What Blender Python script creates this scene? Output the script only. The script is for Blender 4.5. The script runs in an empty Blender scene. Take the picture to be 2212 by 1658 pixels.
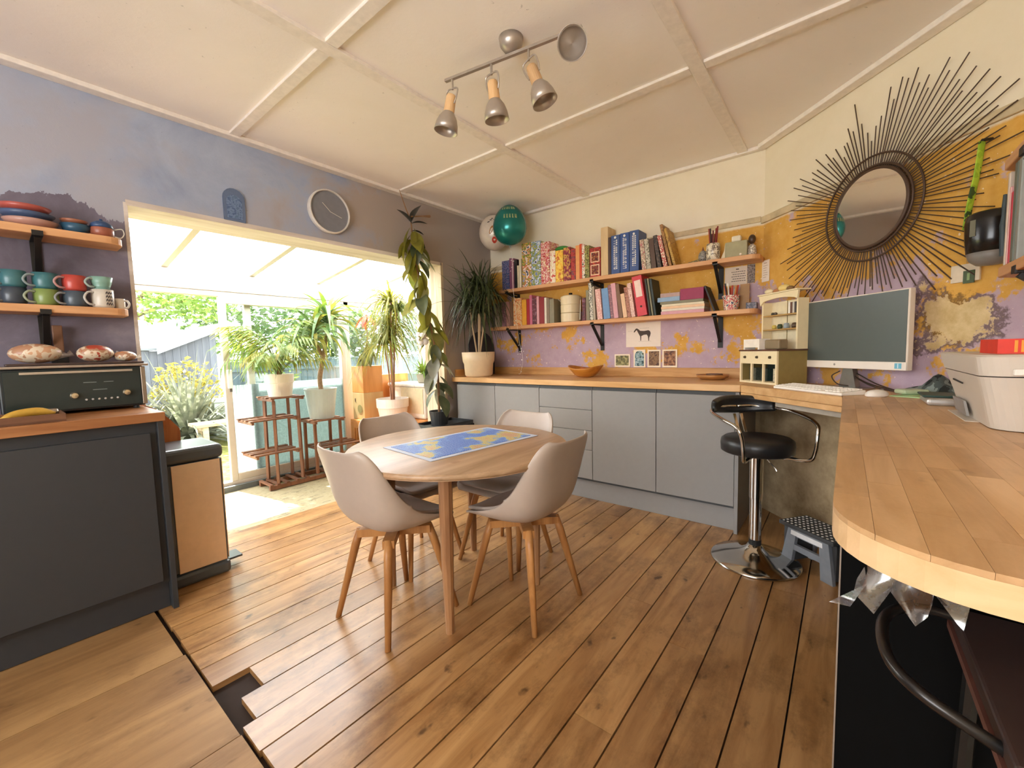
import bpy, bmesh, math, random
from mathutils import Vector, Matrix, Euler

# ------------------------------------------------------------------ camera, sky, sun, added rear fill, exposure
sc = bpy.context.scene
COL = sc.collection
cam_data = bpy.data.cameras.new('camera')
cam_data.sensor_fit = 'HORIZONTAL'
cam_data.sensor_width = 36.0
cam_data.lens = 901.0 / 2212.0 * 36.0
cam_data.clip_start = 0.05
cam = bpy.data.objects.new('camera', cam_data)
COL.objects.link(cam)
_yaw, _pitch, _roll = math.radians(38.640), math.radians(4.416), math.radians(-1.412)
_f = Vector((-math.sin(_yaw) * math.cos(_pitch), math.cos(_yaw) * math.cos(_pitch), -math.sin(_pitch)))
_r = Vector((math.cos(_yaw), math.sin(_yaw), 0))
_u = _r.cross(_f)
_r2 = _r * math.cos(_roll) + _u * math.sin(_roll)
_u2 = -_r * math.sin(_roll) + _u * math.cos(_roll)
cam.matrix_world = Matrix(((_r2.x, _u2.x, -_f.x, 0), (_r2.y, _u2.y, -_f.y, 0), (_r2.z, _u2.z, -_f.z, 1.2), (0, 0, 0, 1)))
sc.camera = cam

world = bpy.data.worlds.new('sky')
sc.world = world
world.use_nodes = True
_wn = world.node_tree
_wn.nodes.clear()
_wo = _wn.nodes.new('ShaderNodeOutputWorld')
_wb = _wn.nodes.new('ShaderNodeBackground')
_wb.inputs['Color'].default_value = (0.90, 0.95, 1.0, 1)
_wb.inputs['Strength'].default_value = 3.7
_wn.links.new(_wb.outputs[0], _wo.inputs[0])

def lamp(name, kind, loc, energy, color=(1, 1, 1), look=None, size=None):
    d = bpy.data.lights.new(name, kind)
    d.energy = energy
    d.color = color
    o = bpy.data.objects.new(name, d)
    o.location = loc
    if look is not None:
        o.rotation_euler = (Vector(look) - Vector(loc)).to_track_quat('-Z', 'Y').to_euler()
    if size and kind == 'AREA':
        d.shape = 'RECTANGLE'
        d.size, d.size_y = size
    COL.objects.link(o)
    return o

sun = lamp('sun', 'SUN', (-8, 0, 8), 15.0, (1.0, 0.97, 0.92), look=(-8 + 0.52, 0.10, 8 - 0.85))
sun.data.angle = math.radians(0.7)
# unseen fill lamp added behind the camera, standing in an added window
lamp('rear_fill', 'AREA', (-0.70, -2.32, 1.55), 20, (1.0, 0.97, 0.95), look=(-0.50, 0, 2.75), size=(2.3, 1.3))

vs = sc.view_settings
vs.view_transform = 'Standard'
vs.look = 'None'
vs.exposure = 1.15
vs.gamma = 1.0
vs.use_curve_mapping = False
sc.cycles.use_denoising = True
sc.cycles.max_bounces = 10
sc.cycles.diffuse_bounces = 8
sc.cycles.transparent_max_bounces = 16
sc.cycles.sample_clamp_indirect = 6.0

R = random.Random(7)
PI = math.pi

# ------------------------------------------------------------------ materials
MATS = {}
def nt(name):
    m = bpy.data.materials.new(name)
    m.use_nodes = True
    n = m.node_tree
    n.nodes.clear()
    out = n.nodes.new('ShaderNodeOutputMaterial')
    return m, n, out

def c4(c):
    return (c[0], c[1], c[2], 1)

def srgb(h):
    v = [int(h[i:i + 2], 16) / 255 for i in (0, 2, 4)]
    return tuple(x / 12.92 if x <= 0.04045 else ((x + 0.055) / 1.055) ** 2.4 for x in v)

def bsdf(n, out, rough=0.5, metal=0.0, spec=0.5):
    b = n.nodes.new('ShaderNodeBsdfPrincipled')
    b.inputs['Roughness'].default_value = rough
    b.inputs['Metallic'].default_value = metal
    b.inputs['Specular IOR Level'].default_value = spec
    n.links.new(b.outputs[0], out.inputs[0])
    return b

def coords(n, scale=(1, 1, 1), rnd=0.0, rot=(0, 0, 0), loc=(0, 0, 0)):
    tc = n.nodes.new('ShaderNodeTexCoord')
    mp = n.nodes.new('ShaderNodeMapping')
    mp.inputs['Scale'].default_value = scale
    mp.inputs['Rotation'].default_value = rot
    mp.inputs['Location'].default_value = loc
    if rnd:
        oi = n.nodes.new('ShaderNodeObjectInfo')
        ml = n.nodes.new('ShaderNodeMath')
        ml.operation = 'MULTIPLY'
        ml.inputs[1].default_value = rnd
        n.links.new(oi.outputs['Random'], ml.inputs[0])
        va = n.nodes.new('ShaderNodeVectorMath')
        va.operation = 'ADD'
        n.links.new(tc.outputs['Object'], va.inputs[0])
        n.links.new(ml.outputs[0], va.inputs[1])
        n.links.new(va.outputs[0], mp.inputs['Vector'])
    else:
        n.links.new(tc.outputs['Object'], mp.inputs['Vector'])
    return mp.outputs[0]

def noise(n, vec, scale, detail=4, rough=0.55, dist=0.0):
    t = n.nodes.new('ShaderNodeTexNoise')
    t.inputs['Scale'].default_value = scale
    t.inputs['Detail'].default_value = detail
    t.inputs['Roughness'].default_value = rough
    t.inputs['Distortion'].default_value = dist
    n.links.new(vec, t.inputs['Vector'])
    return t.outputs['Fac']

def ramp(n, fac, stops, interp='LINEAR'):
    r = n.nodes.new('ShaderNodeValToRGB')
    cr = r.color_ramp
    cr.interpolation = interp
    while len(cr.elements) < len(stops):
        cr.elements.new(0.5)
    for e, (p, c) in zip(cr.elements, stops):
        e.position = p
        e.color = c4(c) if len(c) == 3 else c
    n.links.new(fac, r.inputs[0])
    return r.outputs[0]

def mix(n, fac, a, b, mode='MIX'):
    m = n.nodes.new('ShaderNodeMix')
    m.data_type = 'RGBA'
    m.blend_type = mode
    if isinstance(fac, (int, float)):
        m.inputs[0].default_value = fac
    else:
        n.links.new(fac, m.inputs[0])
    for s, v in ((6, a), (7, b)):
        if isinstance(v, tuple):
            m.inputs[s].default_value = c4(v)
        else:
            n.links.new(v, m.inputs[s])
    return m.outputs[2]

def bump(n, b, height, strength=0.2, dist=0.01):
    bp = n.nodes.new('ShaderNodeBump')
    bp.inputs['Strength'].default_value = strength
    bp.inputs['Distance'].default_value = dist
    n.links.new(height, bp.inputs['Height'])
    n.links.new(bp.outputs[0], b.inputs['Normal'])

def plain(name, col, rough=0.5, metal=0.0, var=0.06, scale=30, spec=0.5):
    """one colour with a faint mottling"""
    if name in MATS:
        return MATS[name]
    m, n, out = nt(name)
    b = bsdf(n, out, rough, metal, spec)
    v = coords(n, (1, 1, 1), 7.0)
    f = noise(n, v, scale, 3)
    lo = tuple(x * (1 - var) for x in col)
    hi = tuple(min(1, x * (1 + var)) for x in col)
    n.links.new(ramp(n, f, [(0.3, lo), (0.7, hi)]), b.inputs['Base Color'])
    MATS[name] = m
    return m

def wood(name, light, dark, axis='y', rough=0.45, grain=14.0, stain=None, stain_amt=0.5, vary=0.35, spec=0.4, kn=True):
    if name in MATS:
        return MATS[name]
    m, n, out = nt(name)
    b = bsdf(n, out, rough, 0, spec)
    s = {'x': (0.10, 1, 1), 'y': (1, 0.10, 1), 'z': (1, 1, 0.10)}[axis]
    v = coords(n, s, 13.0)
    f = noise(n, v, grain, 6, 0.6, 0.9)
    col = ramp(n, f, [(0.30, dark), (0.62, light)])
    oi = n.nodes.new('ShaderNodeObjectInfo')
    tone = ramp(n, oi.outputs['Random'], [(0.0, tuple(1 - vary * k for k in (0.9, 1.0, 1.05))), (1.0, (1, 1, 1))])
    col = mix(n, 1.0, col, tone, 'MULTIPLY')
    if stain is not None:
        v2 = coords(n, (1, 0.55, 1) if axis == 'y' else (1, 1, 1))
        f2 = noise(n, v2, 4.2, 9, 0.75)
        sf = ramp(n, f2, [(0.48, (0, 0, 0)), (0.66, (stain_amt,) * 3)])
        col = mix(n, sf, col, stain)
        f3 = noise(n, v2, 17.0, 3, 0.5)
        sf3 = ramp(n, f3, [(0.66, (0, 0, 0)), (0.74, (stain_amt,) * 3)])
        col = mix(n, sf3, col, tuple(x * 0.45 for x in stain))
    n.links.new(col, b.inputs['Base Color'])
    bump(n, b, f, 0.12, 0.004)
    MATS[name] = m
    return m

def patt(name, cols, scale=40, rough=0.5, stretch=(1, 1, 1)):
    """printed cover: patches of several colours"""
    if name in MATS:
        return MATS[name]
    m, n, out = nt(name)
    b = bsdf(n, out, rough)
    v = coords(n, stretch, 9.0)
    f = noise(n, v, scale, 2.5, 0.6)
    k = len(cols)
    st = [(0.30 + 0.40 * i / k, c) for i, c in enumerate(cols)]
    n.links.new(ramp(n, f, st, 'CONSTANT'), b.inputs['Base Color'])
    MATS[name] = m
    return m

def leafmat(name, cols, rough=0.4, trans=0.35, k=0.55):
    if name in MATS:
        return MATS[name]
    cols = [tuple(x * k for x in c) for c in cols]
    m, n, out = nt(name)
    b = n.nodes.new('ShaderNodeBsdfPrincipled')
    b.inputs['Roughness'].default_value = rough
    t = n.nodes.new('ShaderNodeBsdfTranslucent')
    mx = n.nodes.new('ShaderNodeMixShader')
    mx.inputs[0].default_value = trans
    v = coords(n, (1, 1, 1), 5.0)
    f = noise(n, v, 6, 3, 0.6)
    k = len(cols)
    col = ramp(n, f, [(0.30 + 0.4 * i / max(1, k - 1), c) for i, c in enumerate(cols)])
    n.links.new(col, b.inputs['Base Color'])
    n.links.new(col, t.inputs['Color'])
    n.links.new(b.outputs[0], mx.inputs[1])
    n.links.new(t.outputs[0], mx.inputs[2])
    n.links.new(mx.outputs[0], out.inputs[0])
    MATS[name] = m
    return m

def clearmat(name, tint=(1, 1, 1), gloss=0.07, rough=0.0, haze=0.0, hazecol=(0.9, 0.95, 0.95)):
    """thin sheet glass: lets light through, mirrors a little, optional frosting"""
    if name in MATS:
        return MATS[name]
    m, n, out = nt(name)
    tr = n.nodes.new('ShaderNodeBsdfTransparent')
    tr.inputs[0].default_value = c4(tint)
    g = n.nodes.new('ShaderNodeBsdfGlossy')
    g.inputs['Roughness'].default_value = rough
    mx = n.nodes.new('ShaderNodeMixShader')
    mx.inputs[0].default_value = gloss
    n.links.new(tr.outputs[0], mx.inputs[1])
    n.links.new(g.outputs[0], mx.inputs[2])
    last = mx
    if haze:
        t = n.nodes.new('ShaderNodeBsdfTranslucent')
        t.inputs['Color'].default_value = c4(hazecol)
        m2 = n.nodes.new('ShaderNodeMixShader')
        v = coords(n)
        f = noise(n, v, 55, 3, 0.7)
        n.links.new(ramp(n, f, [(0.35, (haze * 0.8,) * 3), (0.65, (min(1, haze * 1.15),) * 3)]), m2.inputs[0])
        n.links.new(mx.outputs[0], m2.inputs[1])
        n.links.new(t.outputs[0], m2.inputs[2])
        last = m2
    n.links.new(last.outputs[0], out.inputs[0])
    MATS[name] = m
    return m

# ------------------------------------------------------------------ mesh builder
class MB:
    def __init__(self, M=None):
        self.v, self.f, self.M = [], [], M

    def add(self, vs_, fs):
        o = len(self.v)
        for p in vs_:
            p = Vector(p)
            self.v.append(tuple(self.M @ p) if self.M is not None else tuple(p))
        self.f += [tuple(i + o for i in q) for q in fs]
        return self

    def box(self, x0, y0, z0, x1, y1, z1):
        return self.add([(x0, y0, z0), (x1, y0, z0), (x1, y1, z0), (x0, y1, z0), (x0, y0, z1), (x1, y0, z1), (x1, y1, z1), (x0, y1, z1)],
                        [(0, 3, 2, 1), (4, 5, 6, 7), (0, 1, 5, 4), (1, 2, 6, 5), (2, 3, 7, 6), (3, 0, 4, 7)])

    def bar(self, p0, p1, w, h, up=(0, 0, 1)):
        p0, p1 = Vector(p0), Vector(p1)
        d = (p1 - p0).normalized()
        s = d.cross(Vector(up))
        if s.length < 1e-5:
            s = d.cross(Vector((1, 0, 0)))
        s.normalize()
        t = s.cross(d)
        q = [p + s * a * w / 2 + t * b * h / 2 for p in (p0, p1) for a, b in ((-1, -1), (1, -1), (1, 1), (-1, 1))]
        return self.add(q, [(0, 1, 2, 3), (7, 6, 5, 4), (0, 4, 5, 1), (1, 5, 6, 2), (2, 6, 7, 3), (3, 7, 4, 0)])

    def prism(self, poly, z0, z1):
        k = len(poly)
        return self.add([(x, y, z0) for x, y in poly] + [(x, y, z1) for x, y in poly],
                        [tuple(range(k - 1, -1, -1)), tuple(range(k, 2 * k))] + [(i, (i + 1) % k, k + (i + 1) % k, k + i) for i in range(k)])

    def slab(self, poly3, nrm, th):
        """polygon in space, thickened along nrm"""
        k = len(poly3)
        nv = Vector(nrm) * th
        a = [Vector(p) for p in poly3]
        return self.add(a + [p + nv for p in a],
                        [tuple(range(k - 1, -1, -1)), tuple(range(k, 2 * k))] + [(i, (i + 1) % k, k + (i + 1) % k, k + i) for i in range(k)])

    def tube(self, pts, r, n=8, cap=True, flat=1.0):
        pts = [Vector(p) for p in pts]
        k = len(pts)
        rs = r if isinstance(r, (list, tuple)) else [r] * k
        vs_, fs = [], []
        ref = None
        for i, p in enumerate(pts):
            d = (pts[min(i + 1, k - 1)] - pts[max(i - 1, 0)])
            if d.length < 1e-9:
                d = Vector((0, 0, 1))
            d.normalize()
            if ref is None:
                ref = Vector((0, 0, 1)) if abs(d.z) < 0.9 else Vector((1, 0, 0))
            s = d.cross(ref)
            if s.length < 1e-5:
                s = d.cross(Vector((0, 1, 0)))
            s.normalize()
            t = s.cross(d)
            ref = t
            for j in range(n):
                a = 2 * PI * j / n
                vs_.append(p + (s * math.cos(a) + t * math.sin(a) * flat) * rs[i])
        for i in range(k - 1):
            for j in range(n):
                fs.append((i * n + j, i * n + (j + 1) % n, (i + 1) * n + (j + 1) % n, (i + 1) * n + j))
        if cap:
            fs.append(tuple(range(n - 1, -1, -1)))
            fs.append(tuple((k - 1) * n + j for j in range(n)))
        return self.add(vs_, fs)

    def lathe(self, prof, n=24, c=(0, 0, 0), sx=1.0, sy=1.0):
        vs_, fs = [], []
        k = len(prof)
        for r_, z in prof:
            for j in range(n):
                a = 2 * PI * j / n
                vs_.append((c[0] + r_ * math.cos(a) * sx, c[1] + r_ * math.sin(a) * sy, c[2] + z))
        for i in range(k - 1):
            for j in range(n):
                fs.append((i * n + j, i * n + (j + 1) % n, (i + 1) * n + (j + 1) % n, (i + 1) * n + j))
        if prof[0][0] > 1e-6:
            fs.append(tuple(range(n - 1, -1, -1)))
        if prof[-1][0] > 1e-6:
            fs.append(tuple((k - 1) * n + j for j in range(n)))
        return self.add(vs_, fs)

    def grid(self, rows):
        k, m = len(rows), len(rows[0])
        return self.add([p for r_ in rows for p in r_],
                        [(i * m + j, i * m + j + 1, (i + 1) * m + j + 1, (i + 1) * m + j) for i in range(k - 1) for j in range(m - 1)])

    def ball(self, c, r, n=12, m=8, s=(1, 1, 1)):
        prof = [(max(1e-7, r * math.sin(PI * i / m)), -r * math.cos(PI * i / m)) for i in range(m + 1)]
        vs_, fs = [], []
        for r_, z in prof:
            for j in range(n):
                a = 2 * PI * j / n
                vs_.append((c[0] + r_ * math.cos(a) * s[0], c[1] + r_ * math.sin(a) * s[1], c[2] + z * s[2]))
        for i in range(m):
            for j in range(n):
                fs.append((i * n + j, i * n + (j + 1) % n, (i + 1) * n + (j + 1) % n, (i + 1) * n + j))
        return self.add(vs_, fs)

    def mesh(self, name, mat, smooth=False):
        me = bpy.data.meshes.new(name)
        me.from_pydata(self.v, [], self.f)
        me.validate()
        me.materials.append(mat)
        if smooth:
            me.shade_smooth()
        return me

    def build(self, name, mat, parent=None, smooth=False, bevel=0, seg=2, sub=0, solid=0, fix=True):
        me = self.mesh(name, mat, smooth)
        if fix:
            bm = bmesh.new()
            bm.from_mesh(me)
            bmesh.ops.recalc_face_normals(bm, faces=bm.faces)
            bm.to_mesh(me)
            bm.free()
        o = bpy.data.objects.new(name, me)
        COL.objects.link(o)
        if parent is not None:
            o.parent = parent
        if solid:
            md = o.modifiers.new('thickness', 'SOLIDIFY')
            md.thickness = solid
            md.offset = 0
        if bevel:
            md = o.modifiers.new('edge', 'BEVEL')
            md.width = bevel
            md.segments = seg
            md.limit_method = 'ANGLE'
            md.angle_limit = math.radians(40)
        if sub:
            md = o.modifiers.new('smooth', 'SUBSURF')
            md.levels = sub
            md.render_levels = sub
        return o

def tag(o, label=None, cat=None, group=None, kind=None):
    if label: o['label'] = label
    if cat: o['category'] = cat
    if group: o['group'] = group
    if kind: o['kind'] = kind
    return o

def thing(name, label, cat, loc=(0, 0, 0), rz=0.0, group=None):
    o = bpy.data.objects.new(name, None)
    o.empty_display_size = 0.05
    COL.objects.link(o)
    o.location = loc
    o.rotation_euler = (0, 0, rz)
    return tag(o, label, cat, group)

def copy_tree(o, parent=None):
    c = o.copy()
    COL.objects.link(c)
    c.parent = parent
    for ch in list(o.children):
        copy_tree(ch, c)
    return c

def place(o, loc, rot=(0, 0, 0)):
    o.location = loc
    o.rotation_euler = rot
    return o

def smoothpath(pts, n=6):
    """Catmull-Rom through the points"""
    p = [Vector(q) for q in pts]
    p = [p[0] * 2 - p[1]] + p + [p[-1] * 2 - p[-2]]
    out = []
    for i in range(1, len(p) - 2):
        for k in range(n):
            t = k / n
            out.append(0.5 * ((2 * p[i]) + (-p[i - 1] + p[i + 1]) * t + (2 * p[i - 1] - 5 * p[i] + 4 * p[i + 1] - p[i + 2]) * t * t
                              + (-p[i - 1] + 3 * p[i] - 3 * p[i + 1] + p[i + 2]) * t ** 3))
    out.append(p[-2])
    return out

def clip_poly(poly, x0, y0, x1, y1):
    """part of a convex outline inside a rectangle"""
    def cut(pts, inside, inter):
        o = []
        for i in range(len(pts)):
            a, b = pts[i], pts[(i + 1) % len(pts)]
            if inside(a):
                o.append(a)
                if not inside(b): o.append(inter(a, b))
            elif inside(b):
                o.append(inter(a, b))
        return o
    for ax, lim, sg in ((0, x0, 1), (0, x1, -1), (1, y0, 1), (1, y1, -1)):
        def ins(p): return (p[ax] - lim) * sg >= 0
        def itr(a, b):
            t = (lim - a[ax]) / (b[ax] - a[ax])
            return (a[0] + (b[0] - a[0]) * t, a[1] + (b[1] - a[1]) * t)
        poly = cut(poly, ins, itr)
        if len(poly) < 3: return []
    return poly
# ------------------------------------------------------------------ surfaces of the room
def math_node(n, op, a, b=None, clamp=False):
    m = n.nodes.new('ShaderNodeMath')
    m.operation = op
    m.use_clamp = clamp
    for i, v in enumerate((a, b)):
        if v is None: continue
        if isinstance(v, (int, float)): m.inputs[i].default_value = v
        else: n.links.new(v, m.inputs[i])
    return m.outputs[0]

def painted_wall(name, shift):
    m, n, out = nt(name)
    b = bsdf(n, out, 0.85, 0, 0.2)
    tc = n.nodes.new('ShaderNodeTexCoord')
    sep = n.nodes.new('ShaderNodeSeparateXYZ')
    n.links.new(tc.outputs['Object'], sep.inputs[0])
    z = sep.outputs['Z']
    v = coords(n, (1, 1, 1), loc=shift)
    big = noise(n, v, 2.6, 9, 0.68)
    fine = noise(n, v, 11, 7, 0.7)
    zb = n.nodes.new('ShaderNodeMapRange')
    zb.inputs['From Min'].default_value = 1.38
    zb.inputs['From Max'].default_value = 1.75
    zb.inputs['To Min'].default_value = 0.055
    zb.inputs['To Max'].default_value = -0.13
    n.links.new(z, zb.inputs['Value'])
    lil = math_node(n, 'ADD', math_node(n, 'ADD', big, zb.outputs[0]), math_node(n, 'MULTIPLY', fine, 0.10))
    must = ramp(n, fine, [(0.3, srgb('CE9A42')), (0.7, srgb('DEAE5C'))])
    lilc = ramp(n, fine, [(0.3, srgb('B49CAA')), (0.7, srgb('C2ABB6'))])
    low = mix(n, ramp(n, lil, [(0.535, (0, 0, 0)), (0.565, (1, 1, 1))]), must, lilc)
    fl = noise(n, v, 48, 2, 0.5)
    low = mix(n, ramp(n, fl, [(0.70, (0, 0, 0)), (0.73, (0.75,) * 3)]), low, srgb('F0E0CC'))
    # bare plaster where the paint has been scraped off
    dv = n.nodes.new('ShaderNodeVectorMath')
    dv.operation = 'DISTANCE'
    n.links.new(tc.outputs['Object'], dv.inputs[0])
    dv.inputs[1].default_value = (0.36, 2.69, 1.30)
    pf = math_node(n, 'SUBTRACT', math_node(n, 'ADD', math_node(n, 'MULTIPLY', big, 0.75), 0.0), math_node(n, 'MULTIPLY', dv.outputs['Value'], 0.9))
    plas = ramp(n, fine, [(0.3, srgb('B89A62')), (0.7, srgb('DDC596'))])
    low = mix(n, ramp(n, pf, [(0.235, (0, 0, 0)), (0.255, (1, 1, 1))]), low, plas)
    low = mix(n, ramp(n, pf, [(0.205, (0, 0, 0)), (0.225, (0.7,) * 3), (0.24, (0.7,) * 3), (0.25, (0, 0, 0))]), low, srgb('4A3526'))
    # unpainted below the worktop
    under = ramp(n, big, [(0.35, srgb('8A7455')), (0.65, srgb('CDB893'))])
    low = mix(n, math_node(n, 'GREATER_THAN', 0.93, z), low, under)
    crm = ramp(n, big, [(0.3, srgb('E4D8BE')), (0.7, srgb('ECE2CC'))])
    wob = math_node(n, 'ADD', z, math_node(n, 'MULTIPLY', fine, 0.02))
    col = mix(n, ramp(n, math_node(n, 'SUBTRACT', wob, 1.08), [(0.985, (0, 0, 0)), (1.0, (1, 1, 1))]), low, crm)
    n.links.new(col, b.inputs['Base Color'])
    bump(n, b, fine, 0.10, 0.004)
    return m

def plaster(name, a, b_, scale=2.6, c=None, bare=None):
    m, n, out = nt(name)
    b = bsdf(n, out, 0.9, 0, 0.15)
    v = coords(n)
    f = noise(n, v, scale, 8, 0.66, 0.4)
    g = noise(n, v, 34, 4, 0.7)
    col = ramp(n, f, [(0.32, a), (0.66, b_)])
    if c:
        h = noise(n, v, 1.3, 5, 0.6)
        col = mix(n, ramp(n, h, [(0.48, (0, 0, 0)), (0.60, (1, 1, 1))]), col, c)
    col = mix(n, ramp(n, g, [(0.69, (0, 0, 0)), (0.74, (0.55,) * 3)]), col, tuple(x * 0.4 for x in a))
    if bare:   # wall colour blends to this second tone towards the back corner
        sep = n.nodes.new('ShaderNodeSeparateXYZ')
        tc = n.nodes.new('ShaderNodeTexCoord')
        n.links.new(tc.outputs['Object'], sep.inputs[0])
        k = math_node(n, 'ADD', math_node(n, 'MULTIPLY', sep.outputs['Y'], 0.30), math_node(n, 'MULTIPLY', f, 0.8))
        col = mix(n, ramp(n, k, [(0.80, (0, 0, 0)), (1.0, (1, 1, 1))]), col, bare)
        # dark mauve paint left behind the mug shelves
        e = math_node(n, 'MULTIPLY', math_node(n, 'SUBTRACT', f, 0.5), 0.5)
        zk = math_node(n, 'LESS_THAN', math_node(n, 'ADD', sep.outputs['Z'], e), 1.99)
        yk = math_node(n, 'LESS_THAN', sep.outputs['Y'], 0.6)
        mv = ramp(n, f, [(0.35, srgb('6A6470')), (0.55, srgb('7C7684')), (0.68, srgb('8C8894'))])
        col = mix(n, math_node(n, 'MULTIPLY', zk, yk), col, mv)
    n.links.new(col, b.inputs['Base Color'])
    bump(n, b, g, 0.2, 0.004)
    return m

M_wallpaint = painted_wall('mustard and lilac limewash', (0.35, 0.0, 0.62))
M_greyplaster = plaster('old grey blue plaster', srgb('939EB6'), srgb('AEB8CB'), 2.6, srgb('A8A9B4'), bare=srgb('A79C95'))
M_cream = plaster('cream emulsion', srgb('E6D6B8'), srgb('EFE3C8'), 1.4)
M_ceil = plaster('cream ceiling board', srgb('EEE7DF'), srgb('F5EFE9'), 0.8)
M_batten = plain('cream batten', srgb('EAE2D8'), 0.7)
M_white = plain('white upvc', srgb('BFB6A8'), 0.35, var=0.02)
M_white2 = plain('white plastic', srgb('EDE8DE'), 0.35, var=0.03)
M_jamb = wood('limewashed casing', srgb('DFD6CC'), srgb('BFB2A4'), 'y', 0.75, 9, vary=0.1)

FLOORZ = 0.0
fl = MB().box(-3.30, -2.35, -0.14, 0.73, 3.68, -0.024).build('floor', plain('joist void', srgb('2A1B12'), 0.9))
tag(fl, 'dark void under the worn pine floorboards', kind='structure')
M_board = wood('worn varnished pine', srgb('BE9360'), srgb('96693C'), 'y', 0.30, 16, stain=srgb('5C3A1C'), stain_amt=0.75, vary=0.28, spec=0.6)
xs = [0.58, 0.441, 0.302, 0.163, 0.024]
x = -0.115
while x > -3.16:
    xs.append(x); x -= 0.139
xs.append(-3.28)
PR = random.Random(3)
for i in range(len(xs) - 1):
    x1, x0 = xs[i] - 0.0028, xs[i + 1] + 0.0028
    y0 = 0.424 + PR.choice((0, 0, 0.004, 0.01))
    if x1 > 0.0 and i < 4: y0 = -2.2
    if -1.80 < (x0 + x1) / 2 < -1.62: y0 = 0.545
    if -1.66 < (x0 + x1) / 2 < -1.50: y0 = 0.47
    cuts = [y0]
    if PR.random() < 0.75:
        cuts.append(PR.uniform(1.0, 3.0))
    if PR.random() < 0.25 and len(cuts) > 1 and cuts[-1] < 1.9:
        cuts.append(PR.uniform(2.4, 3.1))
    cuts.append(3.53)
    for a, c in zip(cuts[:-1], cuts[1:]):
        MB().box(x0, a + 0.001, -0.024 + PR.uniform(0, 0.001), x1, c - 0.001, PR.uniform(-0.0015, 0.0)).build('plank', M_board, fl)
M_ply = wood('scuffed plywood', srgb('AC8658'), srgb('86623C'), 'y', 0.55, 7, stain=srgb('5B3B1E'), stain_amt=0.4, vary=0.15)
for x0, x1, ye in ((-3.08, -2.083, 0.408), (-2.08, -1.483, 0.414), (-1.48, -0.90, 0.417), (-0.897, 0.02, 0.414)):
    MB().box(x0, -2.2, -0.022, x1, ye, -0.004).build('plywood_sheet', M_ply, fl)

# left wall with the wide opening to the lean-to conservatory
wl = MB()
wl.box(-3.34, -2.35, 0, -3.08, 0.535, 2.62).box(-3.34, 2.80, 0, -3.08, 3.68, 2.62).box(-3.34, 0.535, 2.06, -3.08, 2.80, 2.62)
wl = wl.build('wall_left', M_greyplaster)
tag(wl, 'old grey blue plaster wall around the wide conservatory opening', kind='structure')
MB().box(-3.35, 0.53, 2.046, -3.074, 2.80, 2.075).build('soffit_board', M_jamb, wl)
MB().box(-3.35, 2.786, 0, -3.074, 2.815, 2.075).build('jamb_board', wood('limewashed post', srgb('E3D2B4'), srgb('B4A083'), 'z', 0.75, 12, vary=0.1), wl)
MB().box(-3.35, 0.52, 0, -3.076, 0.537, 2.06).build('jamb_board', M_jamb, wl)

wb = MB().box(-3.34, 3.53, 0, -0.48, 3.68, 2.62).build('wall_back', M_wallpaint)
tag(wb, 'back wall, cream above a picture rail, mustard and lilac paint below', kind='structure')
wr = MB().prism([(-0.48, 3.53), (0.58, 2.47), (0.73, 2.47), (0.73, 2.62), (-0.38, 3.73), (-0.48, 3.73)], 0, 2.62).build('wall_right', M_wallpaint)
tag(wr, 'angled wall with the sunburst mirror, cream above mustard and lilac paint', kind='structure')
w2 = MB().box(0.58, -2.35, 0, 0.73, 2.47, 2.62).build('wall_side', M_cream)
tag(w2, 'cream side wall beside the right hand worktop', kind='structure')
w3 = MB().box(-3.34, -2.35, 0, 0.73, -2.2, 0.86).box(-3.34, -2.35, 2.24, 0.73, -2.2, 2.62).box(-3.34, -2.35, 0.86, -1.95, -2.2, 2.24).box(0.50, -2.35, 0.86, 0.73, -2.2, 2.24)
w3 = w3.build('wall_rear', M_cream)
tag(w3, 'cream kitchen wall behind the viewer with an added window opening', kind='structure')
wf = MB()  # window made up in the unseen rear wall to carry the fill lamp
for a, b_ in ((-1.95, -1.89), (-0.75, -0.69), (0.44, 0.50)): wf.box(a, -2.29, 0.86, b_, -2.23, 2.24)
wf.box(-1.95, -2.29, 0.86, 0.50, -2.23, 0.92).box(-1.95, -2.29, 2.18, 0.50, -2.23, 2.24)
tag(wf.build('added_window', M_white), 'white framed window added in the unseen rear wall for fill light', kind='structure')

ce = MB().box(-3.34, -2.35, 2.60, 0.73, 3.72, 2.70).build('ceiling', M_ceil)
tag(ce, 'cream boarded ceiling with flat battens over the joints', kind='structure')
for x0 in (-1.905, -0.650):
    MB().box(x0, -2.2, 2.583, x0 + 0.065, 3.53, 2.601).build('batten', M_batten, ce, bevel=0.002, seg=1)
for y0 in (-0.215, 1.035, 2.290):
    for a, b_ in ((-3.02, -1.906), (-1.839, -0.651), (-0.584, 0.58)):
        MB().box(a, y0, 2.586, b_, y0 + 0.060, 2.601).build('batten', M_batten, ce, bevel=0.002, seg=1)
tag(MB().box(-3.08, -2.2, 2.575, -3.015, 3.53, 2.60).build('trim_1', M_batten, None, bevel=0.004), 'cream batten along the ceiling edge of the grey wall', kind='structure')
tag(MB().box(-3.08, 3.485, 2.575, -0.50, 3.53, 2.60).build('trim_2', M_batten, None, bevel=0.004), 'cream batten along the ceiling edge of the back wall', kind='structure')
_s = 0.7071
tag(MB().prism([(-0.50, 3.53), (-0.52, 3.46), (0.56, 2.40), (0.58, 2.47)], 2.572, 2.60).build('trim_3', M_batten, None, bevel=0.004), 'cream batten along the ceiling edge of the angled wall', kind='structure')
M_rail = plain('bare plaster rail', srgb('C6B492'), 0.85, var=0.18, scale=14)
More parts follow.
